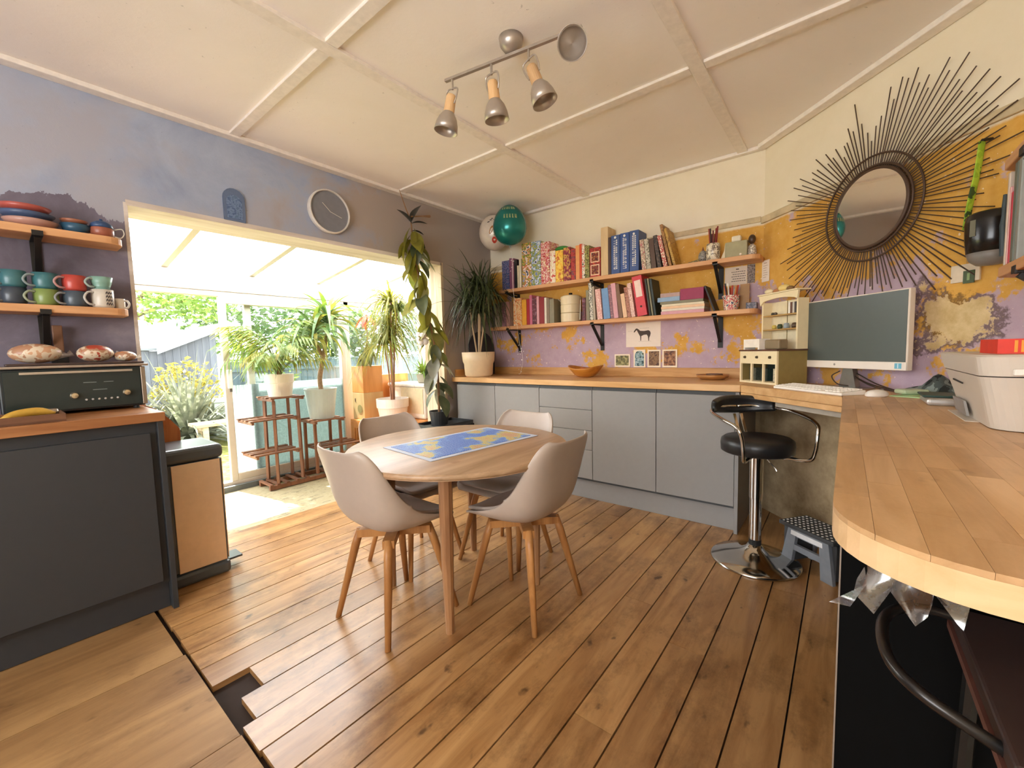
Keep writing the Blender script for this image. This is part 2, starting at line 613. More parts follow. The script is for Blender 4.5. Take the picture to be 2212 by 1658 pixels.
tag(MB().box(-3.08, 3.519, 2.083, -0.50, 3.531, 2.122).build('trim_4', M_rail, None, bevel=0.002, seg=1), 'bare plaster picture rail across the back wall', kind='structure')
tag(MB().prism([(-0.49, 3.54), (-0.50, 3.523), (0.57, 2.455), (0.58, 2.468)], 2.07, 2.115).build('trim_5', M_rail, None, bevel=0.002, seg=1), 'bare plaster picture rail across the angled wall', kind='structure')

# ------------------------------------------------------------------ lean-to conservatory
def slate():
    m, n, out = nt('patterned stone vinyl')
    b = bsdf(n, out, 0.7, 0, 0.3)
    v = coords(n, (1, 0.6, 1), rot=(0, 0, 0.5))
    f = noise(n, v, 14, 6, 0.7, 1.2)
    n.links.new(ramp(n, f, [(0.35, srgb('7A7056')), (0.5, srgb('A69A7A')), (0.68, srgb('8F8260'))]), b.inputs['Base Color'])
    return m
fc = MB().box(-4.52, -0.4, -0.06, -3.281, 3.30, -0.004).build('floor_conservatory', slate())
tag(fc, 'mottled stone vinyl floor of the conservatory', kind='structure')
M_opal = clearmat('opal polycarbonate', (0.95, 0.96, 1.0), 0.04, 0.2, 0.86, (0.97, 0.97, 0.97))
M_glass = clearmat('door glass', (0.97, 1.0, 0.99), 0.06)
M_frost = clearmat('frosted film glass', (0.82, 0.86, 0.85), 0.05, 0.3, 0.80, (0.34, 0.38, 0.37))
cr = thing('ceiling_conservatory', 'opal polycarbonate lean-to roof on white glazing bars', None)
cr['kind'] = 'structure'
def roofz(x): return 1.955 + (x + 4.42) * 0.135
ry = [-0.29, 0.34, 0.955, 1.60, 2.235, 2.87, 3.28]
for a, b_ in zip(ry[:-1], ry[1:]):
    MB().slab([(-4.50, a + 0.012, roofz(-4.50) + 0.03), (-3.34, a + 0.012, roofz(-3.34) + 0.03), (-3.34, b_ - 0.012, roofz(-3.34) + 0.03), (-4.50, b_ - 0.012, roofz(-4.50) + 0.03)], (0, 0, 1), 0.016).build('roof_panel', M_opal, cr)
for y in ry:
    MB().bar((-4.50, y, roofz(-4.50) + 0.02), (-3.34, y, roofz(-3.34) + 0.02), 0.05, 0.045).build('glazing_bar', M_white, cr, bevel=0.004, seg=1)
MB().box(-4.46, -0.35, 1.80, -4.36, 3.28, 1.985).build('eaves_beam', M_white, cr, bevel=0.006)
MB().box(-4.45, -0.35, 1.755, -4.37, 3.28, 1.80).build('head_frame', M_white, cr, bevel=0.005)

dr = thing('door_1', 'white sliding patio door with frosted lower glass', None)
dr['kind'] = 'structure'
MB().box(-4.47, -0.35, -0.02, -4.33, 3.28, 0.018).box(-4.44, -0.35, 0.018, -4.36, 3.28, 0.075).build('sill', M_white, dr, bevel=0.004)
MB().box(-4.345, -0.35, -0.02, -4.31, 3.28, 0.045).build('threshold_strip', plain('grey threshold', srgb('5B5F5E'), 0.7), dr)
def leaf(y0, y1, x, frost_top, m_low):
    """one glazed leaf: four frame members and two panes"""
    w = 0.055
    for a, b_ in ((y0, y0 + w), (y1 - w, y1)):
        MB().box(x - 0.025, a, 0.075, x + 0.025, b_, 1.755).build('stile', M_white, dr, bevel=0.005)
    MB().box(x - 0.024, y0 + w, 0.075, x + 0.024, y1 - w, 0.14).build('bottom_rail', M_white, dr, bevel=0.004)
    MB().box(x - 0.024, y0 + w, 1.695, x + 0.024, y1 - w, 1.755).build('top_rail', M_white, dr, bevel=0.004)
    MB().box(x - 0.004, y0 + w, 0.14, x + 0.004, y1 - w, frost_top).build('frosted_pane', m_low, dr)
    MB().box(x - 0.004, y0 + w, frost_top, x + 0.004, y1 - w, 1.695).build('clear_pane', M_glass, dr)
leaf(1.315, 2.50, -4.385, 0.955, M_frost)
leaf(1.53, 2.52, -4.435, 0.955, M_frost)
MB().box(-4.362, 1.335, 0.93, -4.345, 1.375, 1.10).build('door_handle', M_white2, dr, bevel=0.006)
MB().box(-4.348, 1.345, 0.90, -4.338, 1.365, 0.93).build('lock', plain('lock chrome', srgb('B8B5AE'), 0.25, 0.9), dr)
# corner posts and the glazed end
we = thing('window_1', 'glazed end wall of the conservatory with white mullions', None)
we['kind'] = 'structure'
for xx in (-4.40, -3.95, -3.55):
    MB().box(xx - 0.03, 3.20, 0.0, xx + 0.03, 3.26, 1.94 + (xx + 4.4) * 0.13).build('mullion', M_white, we, bevel=0.004)
MB().box(-4.43, 3.20, 0.62, -3.34, 3.26, 0.68).build('transom', M_white, we, bevel=0.004)
MB().box(-4.43, 3.20, 0.0, -3.34, 3.26, 0.62).build('low_panel', M_white, we)
MB().box(-4.43, 3.225, 0.68, -3.34, 3.232, 1.90).build('pane', M_glass, we)
MB().box(-4.43, 2.50, 0.0, -4.37, 2.56, 1.80).build('mullion', M_white, we, bevel=0.004)
MB().box(-4.41, 2.56, 0.0, -4.385, 3.20, 0.62).build('low_panel', M_white, we)
MB().box(-4.405, 2.56, 0.62, -4.397, 3.20, 1.76).build('pane', M_glass, we)
MB().box(-4.46, -0.35, 0, -3.34, -0.30, 2.0).build('wall_conservatory', M_white)
tag(bpy.data.objects['wall_conservatory'], 'white end wall of the conservatory', kind='structure')
# ------------------------------------------------------------------ fitted furniture along the back wall
M_greydoor = plain('grey matt laminate', srgb('8B8886'), 0.5, var=0.02)
M_greydark = plain('grey shadow gap', srgb('45484A'), 0.6)
M_pine = wood('oiled pine worktop', srgb('E0B682'), srgb('C7965A'), 'x', 0.4, 12, vary=0.15)
M_pineedge = wood('pine edge lamella', srgb('DFAE70'), srgb('C08A4C'), 'x', 0.45, 18, vary=0.2)
edges = [-3.03, -2.53, -2.03, -1.53, -1.03, -0.53]
def base_cab(name, label, x0, x1, drawers):
    t = thing(name, label, 'cabinet', (x0, 2.93, 0), 0, 'grey base cabinets along the back wall')
    w = x1 - x0
    MB().box(0.001, 0.0, 0.155, w - 0.001, 0.59, 0.912).build('carcass', M_greydark, t)
    MB().box(0.0015, -0.012, 0.885, w - 0.0015, 0.0, 0.9105).build('rail', M_greydark, t)
    if drawers:
        zz = [0.176, 0.410, 0.566, 0.730, 0.888]
        for a, b_ in zip(zz[:-1], zz[1:]):
            MB().box(0.002, -0.026, a + 0.0015, w - 0.002, -0.004, b_ - 0.0015).build('drawer_front', M_greydoor, t, bevel=0.0015, seg=1)
    else:
        MB().box(0.002, -0.026, 0.176, w - 0.002, -0.004, 0.888).build('door', M_greydoor, t, bevel=0.0015, seg=1)
    return t
names = [('leftmost grey cabinet with one door, half hidden by the table plants', 0), ('grey single door cabinet behind the far white chair', 0),
         ('grey cabinet with four stacked drawers below the wooden bowl', 1), ('wide grey door cabinet right of the drawer stack', 0),
         ('grey door cabinet at the right end, behind the bar stool', 0)]
for i, (lb, d) in enumerate(names):
    base_cab('base_cabinet', lb, edges[i], edges[i + 1], d)
tag(MB().box(-3.03, 2.955, 0.0, -0.53, 2.972, 0.154).build('plinth_board', M_greydoor), 'long grey plinth board under the back wall cabinets', 'plinth')
tag(MB().box(-0.529, 2.90, 0.0, -0.507, 3.52, 0.912).build('end_panel', M_greydoor, None, bevel=0.001, seg=1), 'grey end panel closing the cabinet run behind the bar stool', 'panel')

def worktop(name, label, poly, z0=0.915, z1=0.96, mat=None):
    o = MB().prism(poly, z0, z1).build(name, mat or M_pine, None, bevel=0.004)
    return tag(o, label, 'worktop')
wk = thing('worktop', 'long pine worktop on the grey cabinets under the bookshelves', 'worktop')
for i, (a, b_) in enumerate(((2.885, 2.985), (2.985, 3.11), (3.11, 3.25), (3.25, 3.39), (3.39, 3.53))):
    MB().box(-3.08, a + 0.0003, 0.916, -0.50, b_ - 0.0003, 0.96).build('board', M_pine, wk, bevel=0.001 if i else 0.003, seg=1)
up = thing('worktop_upstand', 'low pine upstand running along the wall behind the worktop', 'upstand')
MB().box(-3.055, 3.505, 0.96, -0.46, 3.528, 1.036).build('back_strip', M_pineedge, up, bevel=0.003)
MB().box(-3.078, 2.93, 0.96, -3.056, 3.528, 1.036).build('return_strip', wood('pine edge lamella y', srgb('DFAE70'), srgb('C08A4C'), 'y', 0.45, 18), up, bevel=0.003)

# corner desk parallel to the angled wall
M_desk = wood('corner desk pine', srgb('DDB27C'), srgb('C08F54'), 'y', 0.42, 10, vary=0.1)
dk = thing('corner_desk_top', 'angled pine worktop carrying the monitor and keyboard', 'worktop')
MB().prism([(-0.499, 2.885), (-0.004, 2.392), (-0.004, 3.04), (-0.47, 3.506), (-0.499, 3.505)], 0.915, 0.96).build('board', M_desk, dk, bevel=0.004)
MB().prism([(-0.50, 2.893), (-0.004, 2.399), (-0.004, 2.45), (-0.50, 2.943)], 0.886, 0.914).build('under_edge', M_desk, dk, bevel=0.003)
MB().prism([(-0.30, 2.75), (-0.006, 2.457), (-0.006, 2.475), (-0.30, 2.768)], 0.855, 0.885).build('batten', plain('grey support batten', srgb('A79C8C'), 0.7), dk)

# right-hand worktop of glued oak staves with a rounded corner
arc = [(0.150 - 0.158 * math.cos(a), 0.788 - 0.158 * math.sin(a)) for a in [PI / 2 * k / 10 for k in range(11)]]
pen = [(-0.003, 3.035)] + [(-0.003, 2.39)] + arc + [(0.578, 0.628), (0.578, 2.460)]
pen_t = thing('peninsula_worktop', 'thick oak stave worktop with a rounded corner at the right', 'worktop')
M_oak = wood('oak stave', srgb('E0B888'), srgb('BE925E'), 'y', 0.38, 11, stain=srgb('8A6238'), stain_amt=0.3, vary=0.24)
def inset(poly, d):
    c = (sum(p[0] for p in poly) / len(poly), sum(p[1] for p in poly) / len(poly))
    return [(p[0] + (c[0] - p[0]) * d, p[1] + (c[1] - p[1]) * d) for p in poly]
MB().prism(pen, 0.915, 0.952).build('core', wood('oak edge', srgb('E6C294'), srgb('D4AE7C'), 'x', 0.45, 16, vary=0.05), pen_t)
SR = random.Random(11)
xx = -0.01
while xx < 0.585:
    wd = 0.046
    yy = 0.60 - SR.uniform(0, 0.25)
    while yy < 3.05:
        ln = SR.uniform(0.22, 0.46)
        q = clip_poly(pen, xx + 0.0002, yy + 0.0002, xx + wd - 0.0002, yy + ln - 0.0002)
        if len(q) >= 3:
            MB().prism(q, 0.9522, 0.96).build('stave', M_oak, pen_t)
        yy += ln
    xx += wd
M_black = plain('black carcass', srgb('060606'), 0.8, var=0.1, spec=0.1)
pc = thing('peninsula_cabinet', 'black cabinet carcass under the oak worktop', 'cabinet')
MB().box(0.006, 0.98, 0.0, 0.57, 0.996, 0.913).build('end_panel', M_black, pc)
MB().box(0.006, 0.998, 0.0, 0.022, 2.30, 0.913).build('side_panel', M_black, pc)
MB().box(0.003, 0.978, 0.0, 0.0055, 0.998, 0.913).build('edging', plain('pale edging', srgb('8A7C70'), 0.5), pc)

# ------------------------------------------------------------------ left counter
M_navy = plain('dark slate laminate', srgb('323539'), 0.5, var=0.03)
M_navy2 = plain('dark slate recess', srgb('303236'), 0.55, var=0.03)
lc = thing('left_base_cabinet', 'dark slate base cabinet at the left under the mug shelves', 'cabinet')
MB().box(-3.07, -1.2, 0.13, -2.535, 0.470, 0.915).build('carcass', M_navy2, lc)
MB().box(-2.534, -0.30, 0.15, -2.512, 0.445, 0.865).build('door', M_navy, lc, bevel=0.0015, seg=1)
MB().box(-2.534, -1.2, 0.15, -2.512, -0.304, 0.865).build('door', M_navy, lc, bevel=0.0015, seg=1)
MB().box(-2.575, -1.2, 0.0, -2.555, 0.470, 0.128).build('plinth', M_navy2, lc)
MB().box(-3.07, 0.471, 0.0, -2.504, 0.493, 0.916).build('end_panel', M_navy, lc, bevel=0.0015, seg=1)
lw = MB().box(-3.079, -1.2, 0.918, -2.487, 0.500, 0.960).build('left_worktop', wood('reddish beech worktop', srgb('B07B4E'), srgb('8E5A34'), 'y', 0.4, 12), None, bevel=0.003)
tag(lw, 'reddish wood worktop on the dark slate cabinet', 'worktop')
# ------------------------------------------------------------------ dining table, map and chairs
M_table = wood('walnut toned oak table', srgb('BC9C7C'), srgb('987A5A'), 'y', 0.36, 13, stain=srgb('A06A44'), stain_amt=0.3, vary=0.0)
TX, TY = -1.52, 1.46
tb = thing('dining_table', 'round wooden dining table with a blue map spread on it', 'table', (TX, TY, 0))
rt = 0.543
def arcpts(r_, n=56): return [(r_ * math.cos(2 * PI * k / n), r_ * math.sin(2 * PI * k / n)) for k in range(n)]
disc = arcpts(rt)
for a, b_ in ((-0.60, -0.335), (-0.334, 0.005), (0.006, 0.335), (0.336, 0.60)):
    q = clip_poly(disc, a, -0.7, b_, 0.7)
    MB().prism(q, 0.716, 0.742).build('top_board', M_table, tb, bevel=0.006 if False else 0.0)
MB().lathe([(rt - 0.02, 0.7145), (rt + 0.001, 0.719), (rt + 0.007, 0.729), (rt + 0.001, 0.7405), (rt - 0.004, 0.7425)], 64).build('rim', M_table, tb, smooth=True)
M_leg = wood('table leg oak', srgb('A87C55'), srgb('82583A'), 'z', 0.45, 14, vary=0.1)
legs = [(0.222, -0.305), (0.305, 0.222), (-0.222, 0.305), (-0.305, -0.222)]
for lx, ly in legs:
    MB().tube([(lx * 0.96, ly * 0.96, 0.714), (lx, ly, 0.35), (lx, ly, 0.0)], [0.031, 0.027, 0.018], 10).build('leg', M_leg, tb)
for a, b_ in zip(legs, legs[1:] + legs[:1]):
    MB().bar((a[0] * 0.9, a[1] * 0.9, 0.685), (b_[0] * 0.9, b_[1] * 0.9, 0.685), 0.022, 0.055).build('apron', M_leg, tb)

def mapmat():
    m, n, out = nt('printed map mosaic')
    b = bsdf(n, out, 0.5)
    v = coords(n, (1, 1, 1), loc=(0.2, 0.35, 0))
    f = noise(n, v, 5.2, 5, 0.55)
    land = ramp(n, f, [(0.47, srgb('3568C0')), (0.51, srgb('5C92D6')), (0.53, srgb('C7B84A')), (0.64, srgb('C98F5A'))], 'LINEAR')
    vo = n.nodes.new('ShaderNodeTexVoronoi')
    vo.feature = 'DISTANCE_TO_EDGE'
    vo.inputs['Scale'].default_value = 75
    vo.inputs['Randomness'].default_value = 0.35
    n.links.new(coords(n), vo.inputs['Vector'])
    g = ramp(n, vo.outputs['Distance'], [(0.02, (0.75,) * 3), (0.10, (0, 0, 0))])
    n.links.new(mix(n, g, land, srgb('C9D5EA')), b.inputs['Base Color'])
    return m
mp = thing('map_sheet', 'blue rectangular map puzzle with a pale border on the dining table', 'map', (-1.53, 1.505, 0.7432), math.radians(-6))
MB().box(-0.205, -0.345, 0, 0.205, 0.345, 0.0025).build('border', plain('pale blue paper', srgb('C3CBDD'), 0.6), mp)
MB().box(-0.178, -0.318, 0.0025, 0.178, 0.318, 0.004).build('print', mapmat(), mp)

M_shell = plain('greige moulded plastic', srgb('B4A598'), 0.42, var=0.02)
M_pad = plain('greige leatherette', srgb('A8988C'), 0.45, var=0.04)
M_beech = wood('beech leg', srgb('C08A52'), srgb('99663A'), 'z', 0.4, 12, vary=0.12)
prof = [(0.225, 0.432), (0.205, 0.448), (0.15, 0.452), (0.07, 0.443), (-0.02, 0.435), (-0.10, 0.440), (-0.155, 0.462), (-0.192, 0.505), (-0.212, 0.56), (-0.226, 0.62), (-0.24, 0.69), (-0.258, 0.76), (-0.272, 0.80), (-0.282, 0.822)]
wid = [0.150, 0.188, 0.212, 0.222, 0.226, 0.228, 0.230, 0.230, 0.228, 0.224, 0.218, 0.205, 0.185, 0.145]
curl = [0.0, 0.008, 0.024, 0.055, 0.095, 0.135, 0.150, 0.142, 0.122, 0.098, 0.072, 0.052, 0.042, 0.034]
def shellrows(i0, i1, k=1.0, off=0.0, wk=1.0):
    rows = []
    for i in range(i0, i1):
        y, z = prof[i]
        a = prof[max(i - 1, 0)]; b_ = prof[min(i + 1, len(prof) - 1)]
        ty, tz = b_[0] - a[0], b_[1] - a[1]
        L = math.hypot(ty, tz)
        ny, nz = -tz / L, ty / L
        if nz < 0 or (abs(nz) < 0.4 and ny < 0): ny, nz = -ny, -nz
        row = []
        for j in range(13):
            t = -1 + 2 * j / 12
            e = curl[i] * abs(t) ** 2.6 * k + off
            row.append((wid[i] * wk * math.sin(t * PI / 2 * 0.98) / math.sin(PI / 2 * 0.98), y + ny * e, z + nz * e))
        rows.append(row)
    return rows
chair0 = thing('dining_chair', 'x', 'chair', group='moulded chairs around the dining table')
MB().grid(shellrows(0, 14)).build('shell', M_shell, chair0, smooth=True, solid=0.010, sub=1)
MB().grid(shellrows(1, 6, 0.9, 0.014, 0.88)).build('seat_cushion', M_pad, chair0, smooth=True, solid=0.018, sub=1)
MB().bar((-0.115, -0.115, 0.395), (0.115, 0.115, 0.395), 0.05, 0.035).bar((-0.115, 0.115, 0.395), (0.115, -0.115, 0.395), 0.05, 0.034).build('cross_frame', M_beech, chair0)
MB().lathe([(0.07, 0.412), (0.075, 0.428)], 16).build('mount', M_shell, chair0)
for sx in (-1, 1):
    for sy in (-1, 1):
        MB().tube([(sx * 0.108, sy * 0.108, 0.412), (sx * 0.125, sy * 0.125, 0.34), (sx * 0.192, sy * 0.192, 0.0)], [0.018, 0.020, 0.0130], 10, flat=0.85).build('leg', M_beech, chair0, smooth=True)
spots = [((-1.608, 1.115, 0), 0.0, 'greige chair nearest the viewer on the left, back to the viewer'),
         ((-1.180, 1.54, 0), PI / 2, 'greige chair at the right of the round table, seen from behind'),
         ((-1.535, 1.825, 0), PI, 'pale chair on the far side of the table, before the grey drawers'),
         ((-1.955, 1.500, 0), -PI / 2, 'greige chair at the left of the table, before the plant stands')]
for i, (lc_, rz, lb) in enumerate(spots):
    o = chair0 if i == 0 else copy_tree(chair0)
    place(o, lc_, (0, 0, rz))
    o['label'] = lb

# ------------------------------------------------------------------ bar stool, step stool
M_chrome = plain('chrome', srgb('C9C5BE'), 0.12, 1.0, var=0.02)
M_blackleather = plain('black leatherette', srgb('1D1D1E'), 0.38, var=0.1)
bs = thing('bar_stool', 'black padded bar stool on a chrome pedestal by the grey cabinets', 'stool', (-0.365, 2.60, 0), math.radians(-52))
MB().lathe([(0.0, 0.0), (0.222, 0.0), (0.226, 0.006), (0.218, 0.014), (0.15, 0.030), (0.075, 0.055), (0.045, 0.078), (0.036, 0.095)], 48).build('base', M_chrome, bs, smooth=True)
MB().lathe([(0.031, 0.09), (0.031, 0.125)], 20).build('gaiter', plain('black rubber', srgb('151515'), 0.7), bs)
MB().lathe([(0.030, 0.125), (0.030, 0.36), (0.0335, 0.362), (0.0335, 0.375), (0.0335, 0.60)], 24).build('column', M_chrome, bs, smooth=False)
MB().lathe([(0.0, 0.60), (0.10, 0.605), (0.10, 0.615), (0.0, 0.617)], 24).build('seat_plate', M_chrome, bs)
MB().lathe([(0.0, 0.618), (0.165, 0.618), (0.178, 0.626), (0.180, 0.665), (0.176, 0.688), (0.160, 0.700), (0.0, 0.702)], 40).build('seat', M_blackleather, bs, smooth=True, bevel=0.0)
MB().tube([(0.03, 0.02, 0.605), (0.09, 0.05, 0.545), (0.095, 0.052, 0.535)], 0.0035, 6).build('height_lever', M_chrome, bs)
# backrest towards local -x ; arms sweep forward and down to the seat
for sy in (-1, 1):
    pts = smoothpath([(-0.215, 0.0, 0.845), (-0.20, sy * 0.10, 0.845), (-0.10, sy * 0.205, 0.835), (0.06, sy * 0.225, 0.815), (0.17, sy * 0.205, 0.79), (0.195, sy * 0.19, 0.74), (0.195, sy * 0.18, 0.66), (0.175, sy * 0.165, 0.612), (0.10, sy * 0.10, 0.606), (0.04, sy * 0.04, 0.607)], 6)
    MB().tube(pts, 0.0095, 8).build('arm_rail', M_chrome, bs, smooth=True)
rows = []
for k in range(13):
    a = -1.05 + 2.1 * k / 12
    hh = 0.052 * math.cos(a * 0.9)
    rows.append([(-0.215 * math.cos(a) - 0.01 - 0.012 * s_, 0.205 * math.sin(a), 0.855 + q * hh) for q, s_ in ((-1, 0), (-0.6, 1), (0, 1.4), (0.6, 1), (1, 0))])
MB().grid(rows).build('backrest', M_blackleather, bs, smooth=True, solid=0.034, sub=1)
MB().bar((-0.205, -0.02, 0.80), (-0.10, -0.02, 0.612), 0.016, 0.006).bar((-0.205, 0.02, 0.80), (-0.10, 0.02, 0.612), 0.016, 0.006).build('back_stay', M_chrome, bs)

M_stepgrey = plain('grey step plastic', srgb('7D828A'), 0.5)
M_stepdark = plain('dark step plastic', srgb('3B3D40'), 0.55)
ang = math.atan2(2.521 - 2.707, -0.013 + 0.255)
st = thing('step_stool', 'small grey folding step stool with a dotted top beside the bar stool', 'stool', (-0.134, 2.614, 0), ang)
# local x along the face, local +y away from the viewer
def step_side(y):
    o = []
    # outline with two feet: drawn as five bars
    b = MB()
    b.slab([(-0.150, y, 0), (-0.085, y, 0), (-0.055, y, 0.205), (-0.105, y, 0.205)], (0, 1, 0), 0.02)
    b.slab([(0.085, y, 0), (0.150, y, 0), (0.120, y, 0.205), (0.070, y, 0.205)], (0, 1, 0), 0.02)
    b.slab([(-0.0549, y, 0.165), (0.0699, y, 0.165), (0.07, y, 0.205), (-0.055, y, 0.205)], (0, 1, 0), 0.02)
    b.slab([(-0.0708, y, 0.088), (0.088, y, 0.088), (0.084, y, 0.12), (-0.067, y, 0.12)], (0, 1, 0), 0.02)
    return b
step_side(0.0).build('side_frame', M_stepgrey, st)
MB().slab([(-0.088, -0.002, 0.170), (0.092, -0.002, 0.170), (0.09, -0.002, 0.195), (-0.086, -0.002, 0.195)], (0, 1, 0), 0.002).build('sticker', plain('white label', srgb('DADBDD'), 0.5), st)
step_side(0.15).build('side_frame', M_stepgrey, st)
MB().box(-0.148, 0.021, 0.02, -0.085, 0.149, 0.20).box(0.085, 0.021, 0.02, 0.148, 0.149, 0.20).build('end_frame', M_stepdark, st)
MB().box(-0.155, -0.012, 0.206, 0.155, 0.182, 0.228).build('top', M_stepdark, st, bevel=0.004)
M_dot = plain('pale grip dots', srgb('C9C7C2'), 0.6)
for i in range(12):
    for j in range(7):
        MB().lathe([(0.0062, 0), (0.005, 0.0022)], 6, (-0.138 + i * 0.025 + (j % 2) * 0.0, 0.004 + j * 0.0265, 0.228)).build('grip_dot', M_dot, st)

# second stool pushed under the oak worktop
s2 = thing('counter_stool', 'dark stool with a chrome hoop tucked under the oak worktop', 'stool', (0.345, 0.80, 0))
M_brown = plain('dark brown seat', srgb('3A2C29'), 0.45)
MB().box(-0.195, -0.17, 0.735, 0.19, 0.17, 0.760).build('seat', M_brown, s2, bevel=0.004)
MB().box(-0.198, -0.172, 0.722, 0.192, 0.172, 0.734).build('seat_edge', plain('red brown edging', srgb('5E3A30'), 0.5), s2)
pts = smoothpath([(-0.19, 0.10, 0.775), (-0.235, 0.088, 0.782), (-0.270, 0.06, 0.782), (-0.289, 0.01, 0.780), (-0.288, -0.07, 0.776), (-0.262, -0.115, 0.770), (-0.21, -0.125, 0.750), (-0.15, -0.12, 0.722)], 6)
MB().tube(pts, 0.0075, 8).build('hoop', plain('dim chrome', srgb('3C3A39'), 0.3, 0.8), s2, smooth=True)
for sx in (-0.17, 0.16):
    for sy in (-0.14, 0.14):
        MB().tube([(sx, sy, 0.72), (sx * 1.1, sy * 1.1, 0.0)], 0.011, 8).build('leg', plain('black tube', srgb('141414'), 0.35), s2)
# torn clear plastic bag hanging from the worktop edge
pb = MB()
rows = []
BR = random.Random(5)
for i in range(9):
    t = i / 8
    x = 0.028 + 0.10 * t
    zt = 0.905
    dz = 0.045 + 0.02 * math.sin(i * 1.9) + 0.012 * BR.random()
    rows.append([(x + 0.006 * math.sin(i * 2.3 + k), 0.755 + 0.012 * math.sin(i * 1.4 + k * 1.1) - 0.006 * k, zt - dz * k / 4) for k in range(5)])
pb.grid(rows)
pb.add([(0.030, 0.75, 0.885), (0.034, 0.75, 0.862), (-0.008, 0.745, 0.822), (0.016, 0.74, 0.826), (0.022, 0.742, 0.868)], [(0, 1, 4), (1, 2, 3), (1, 3, 4)])
o = pb.build('plastic_bag', clearmat('cling film', (0.95, 0.95, 0.97), 0.32, 0.18, 0.28, (0.8, 0.8, 0.82)), None, smooth=True)
tag(o, 'torn clear plastic bag hanging below the oak worktop edge', 'plastic bag')

# ------------------------------------------------------------------ bin and curved rack by the opening
M_steel = plain('brushed steel', srgb('E6CBAA'), 0.42, 0.5, var=0.03)
M_bin = plain('charcoal bin plastic', srgb('4A4F52'), 0.28)
bn = thing('pedal_bin', 'brushed steel pedal bin with a charcoal lid beside the dark cabinet', 'bin', (-2.865, 0.643, 0))
MB().box(-0.165, -0.135, 0.0, 0.175, 0.135, 0.07).build('base', M_bin, bn, bevel=0.018)
MB().box(-0.160, -0.128, 0.0705, 0.160, 0.128, 0.655).build('body', M_bin, bn, bevel=0.01)
MB().box(0.1605, -0.098, 0.075, 0.166, 0.118, 0.652).build('steel_panel', M_steel, bn, bevel=0.002)
MB().box(-0.150, 0.1285, 0.075, 0.15, 0.133, 0.652).build('steel_front', M_steel, bn, bevel=0.002)
MB().box(-0.168, -0.138, 0.656, 0.172, 0.138, 0.735).build('lid', M_bin, bn, bevel=0.025, seg=3)
MB().box(0.02, 0.135, 0.045, 0.13, 0.205, 0.058).build('pedal', M_bin, bn, bevel=0.003)
rk = thing('curved_rack', 'orange wooden rack with a curved side, standing behind the bin', 'rack', (-3.045, 0.505, 0))
M_orange = wood('orange stained pine', srgb('C8793C'), srgb('A65A28'), 'z', 0.45, 12, vary=0.1)
qa = [(0, 0), (0.165, 0)] + [(0.165, 0.80)] + [(0.165 - 0.165 * (k / 8), 0.80 + 0.155 * math.sin(PI / 2 * k / 8)) for k in range(1, 9)]
MB().slab([(0.0, y, z) for y, z in qa], (1, 0, 0), 0.018).build('side', M_orange, rk)
MB().slab([(-0.04, y, z) for y, z in qa], (1, 0, 0), 0.018).build('side', M_orange, rk)
for z0 in (0.30, 0.05):
    MB().box(-0.0215, 0.01, z0, -0.0005, 0.15, z0 + 0.018).build('shelf', M_orange, rk)
# ------------------------------------------------------------------ wall shelves with brackets
M_shelf = wood('pale pine shelf', srgb('DCA878'), srgb('C48C5A'), 'x', 0.5, 10, vary=0.12)
M_shelfy = wood('pale pine shelf y', srgb('DCA878'), srgb('C48C5A'), 'y', 0.5, 10, vary=0.12)
M_iron = plain('black iron', srgb('1E1B1A'), 0.5, 0.2)
def rounded(x0, x1, y0, y1, r, right=True):
    """board outline: y1 is the wall, rounded front corner at the x1 end"""
    p = [(x0, y1), (x0, y0)]
    if right:
        p += [(x1 - r + r * math.sin(PI / 2 * k / 6), y0 + r - r * math.cos(PI / 2 * k / 6)) for k in range(7)] + [(x1, y1)]
    else:
        p += [(x1, y0), (x1, y1)]
    return p
def iron_bracket(name, label, loc, rz, depth, drop, group):
    t = thing(name, label, 'bracket', loc, rz, group)
    # local: wall plane y=0, room towards -y, top z=0 under the shelf
    MB().box(-0.018, -0.006, -drop, 0.018, 0.0, -0.001).build('wall_plate', M_iron, t, bevel=0.001, seg=1)
    MB().box(-0.018, -depth, -0.007, 0.018, -0.0065, -0.001).build('arm', M_iron, t, bevel=0.001, seg=1)
    MB().bar((0, -depth + 0.006, -0.011), (0, -0.010, -drop * 0.80), 0.014, 0.022, (1, 0, 0)).build('strut', M_iron, t)
    MB().box(-0.018, -depth - 0.006, -0.0065, 0.018, -depth - 0.0005, 0.016).build('front_lip', M_iron, t)
    return t
for z, nm in ((1.83, 'upper'), (1.46, 'lower')):
    x0 = -2.80 if nm == 'upper' else -2.93
    o = MB().prism(rounded(x0, -0.475 if nm == 'upper' else -0.485, 3.325, 3.528, 0.06), z - 0.033, z).build('wall_shelf', M_shelf, None, bevel=0.003)
    tag(o, 'long pale pine wall shelf holding the %s row of books' % nm, 'shelf')
BK = 'black iron shelf brackets on the back wall'
for nm, z in (('upper', 1.796), ('lower', 1.426)):
    for x, w in ((-2.70, 'left'), (-1.745, 'middle'), (-0.755, 'right')):
        iron_bracket('shelf_bracket', 'black iron bracket at the %s of the %s book shelf' % (w, nm), (x, 3.529, z), 0, 0.198, 0.045 if nm == 'upper' and w != 'right' else 0.235, BK)

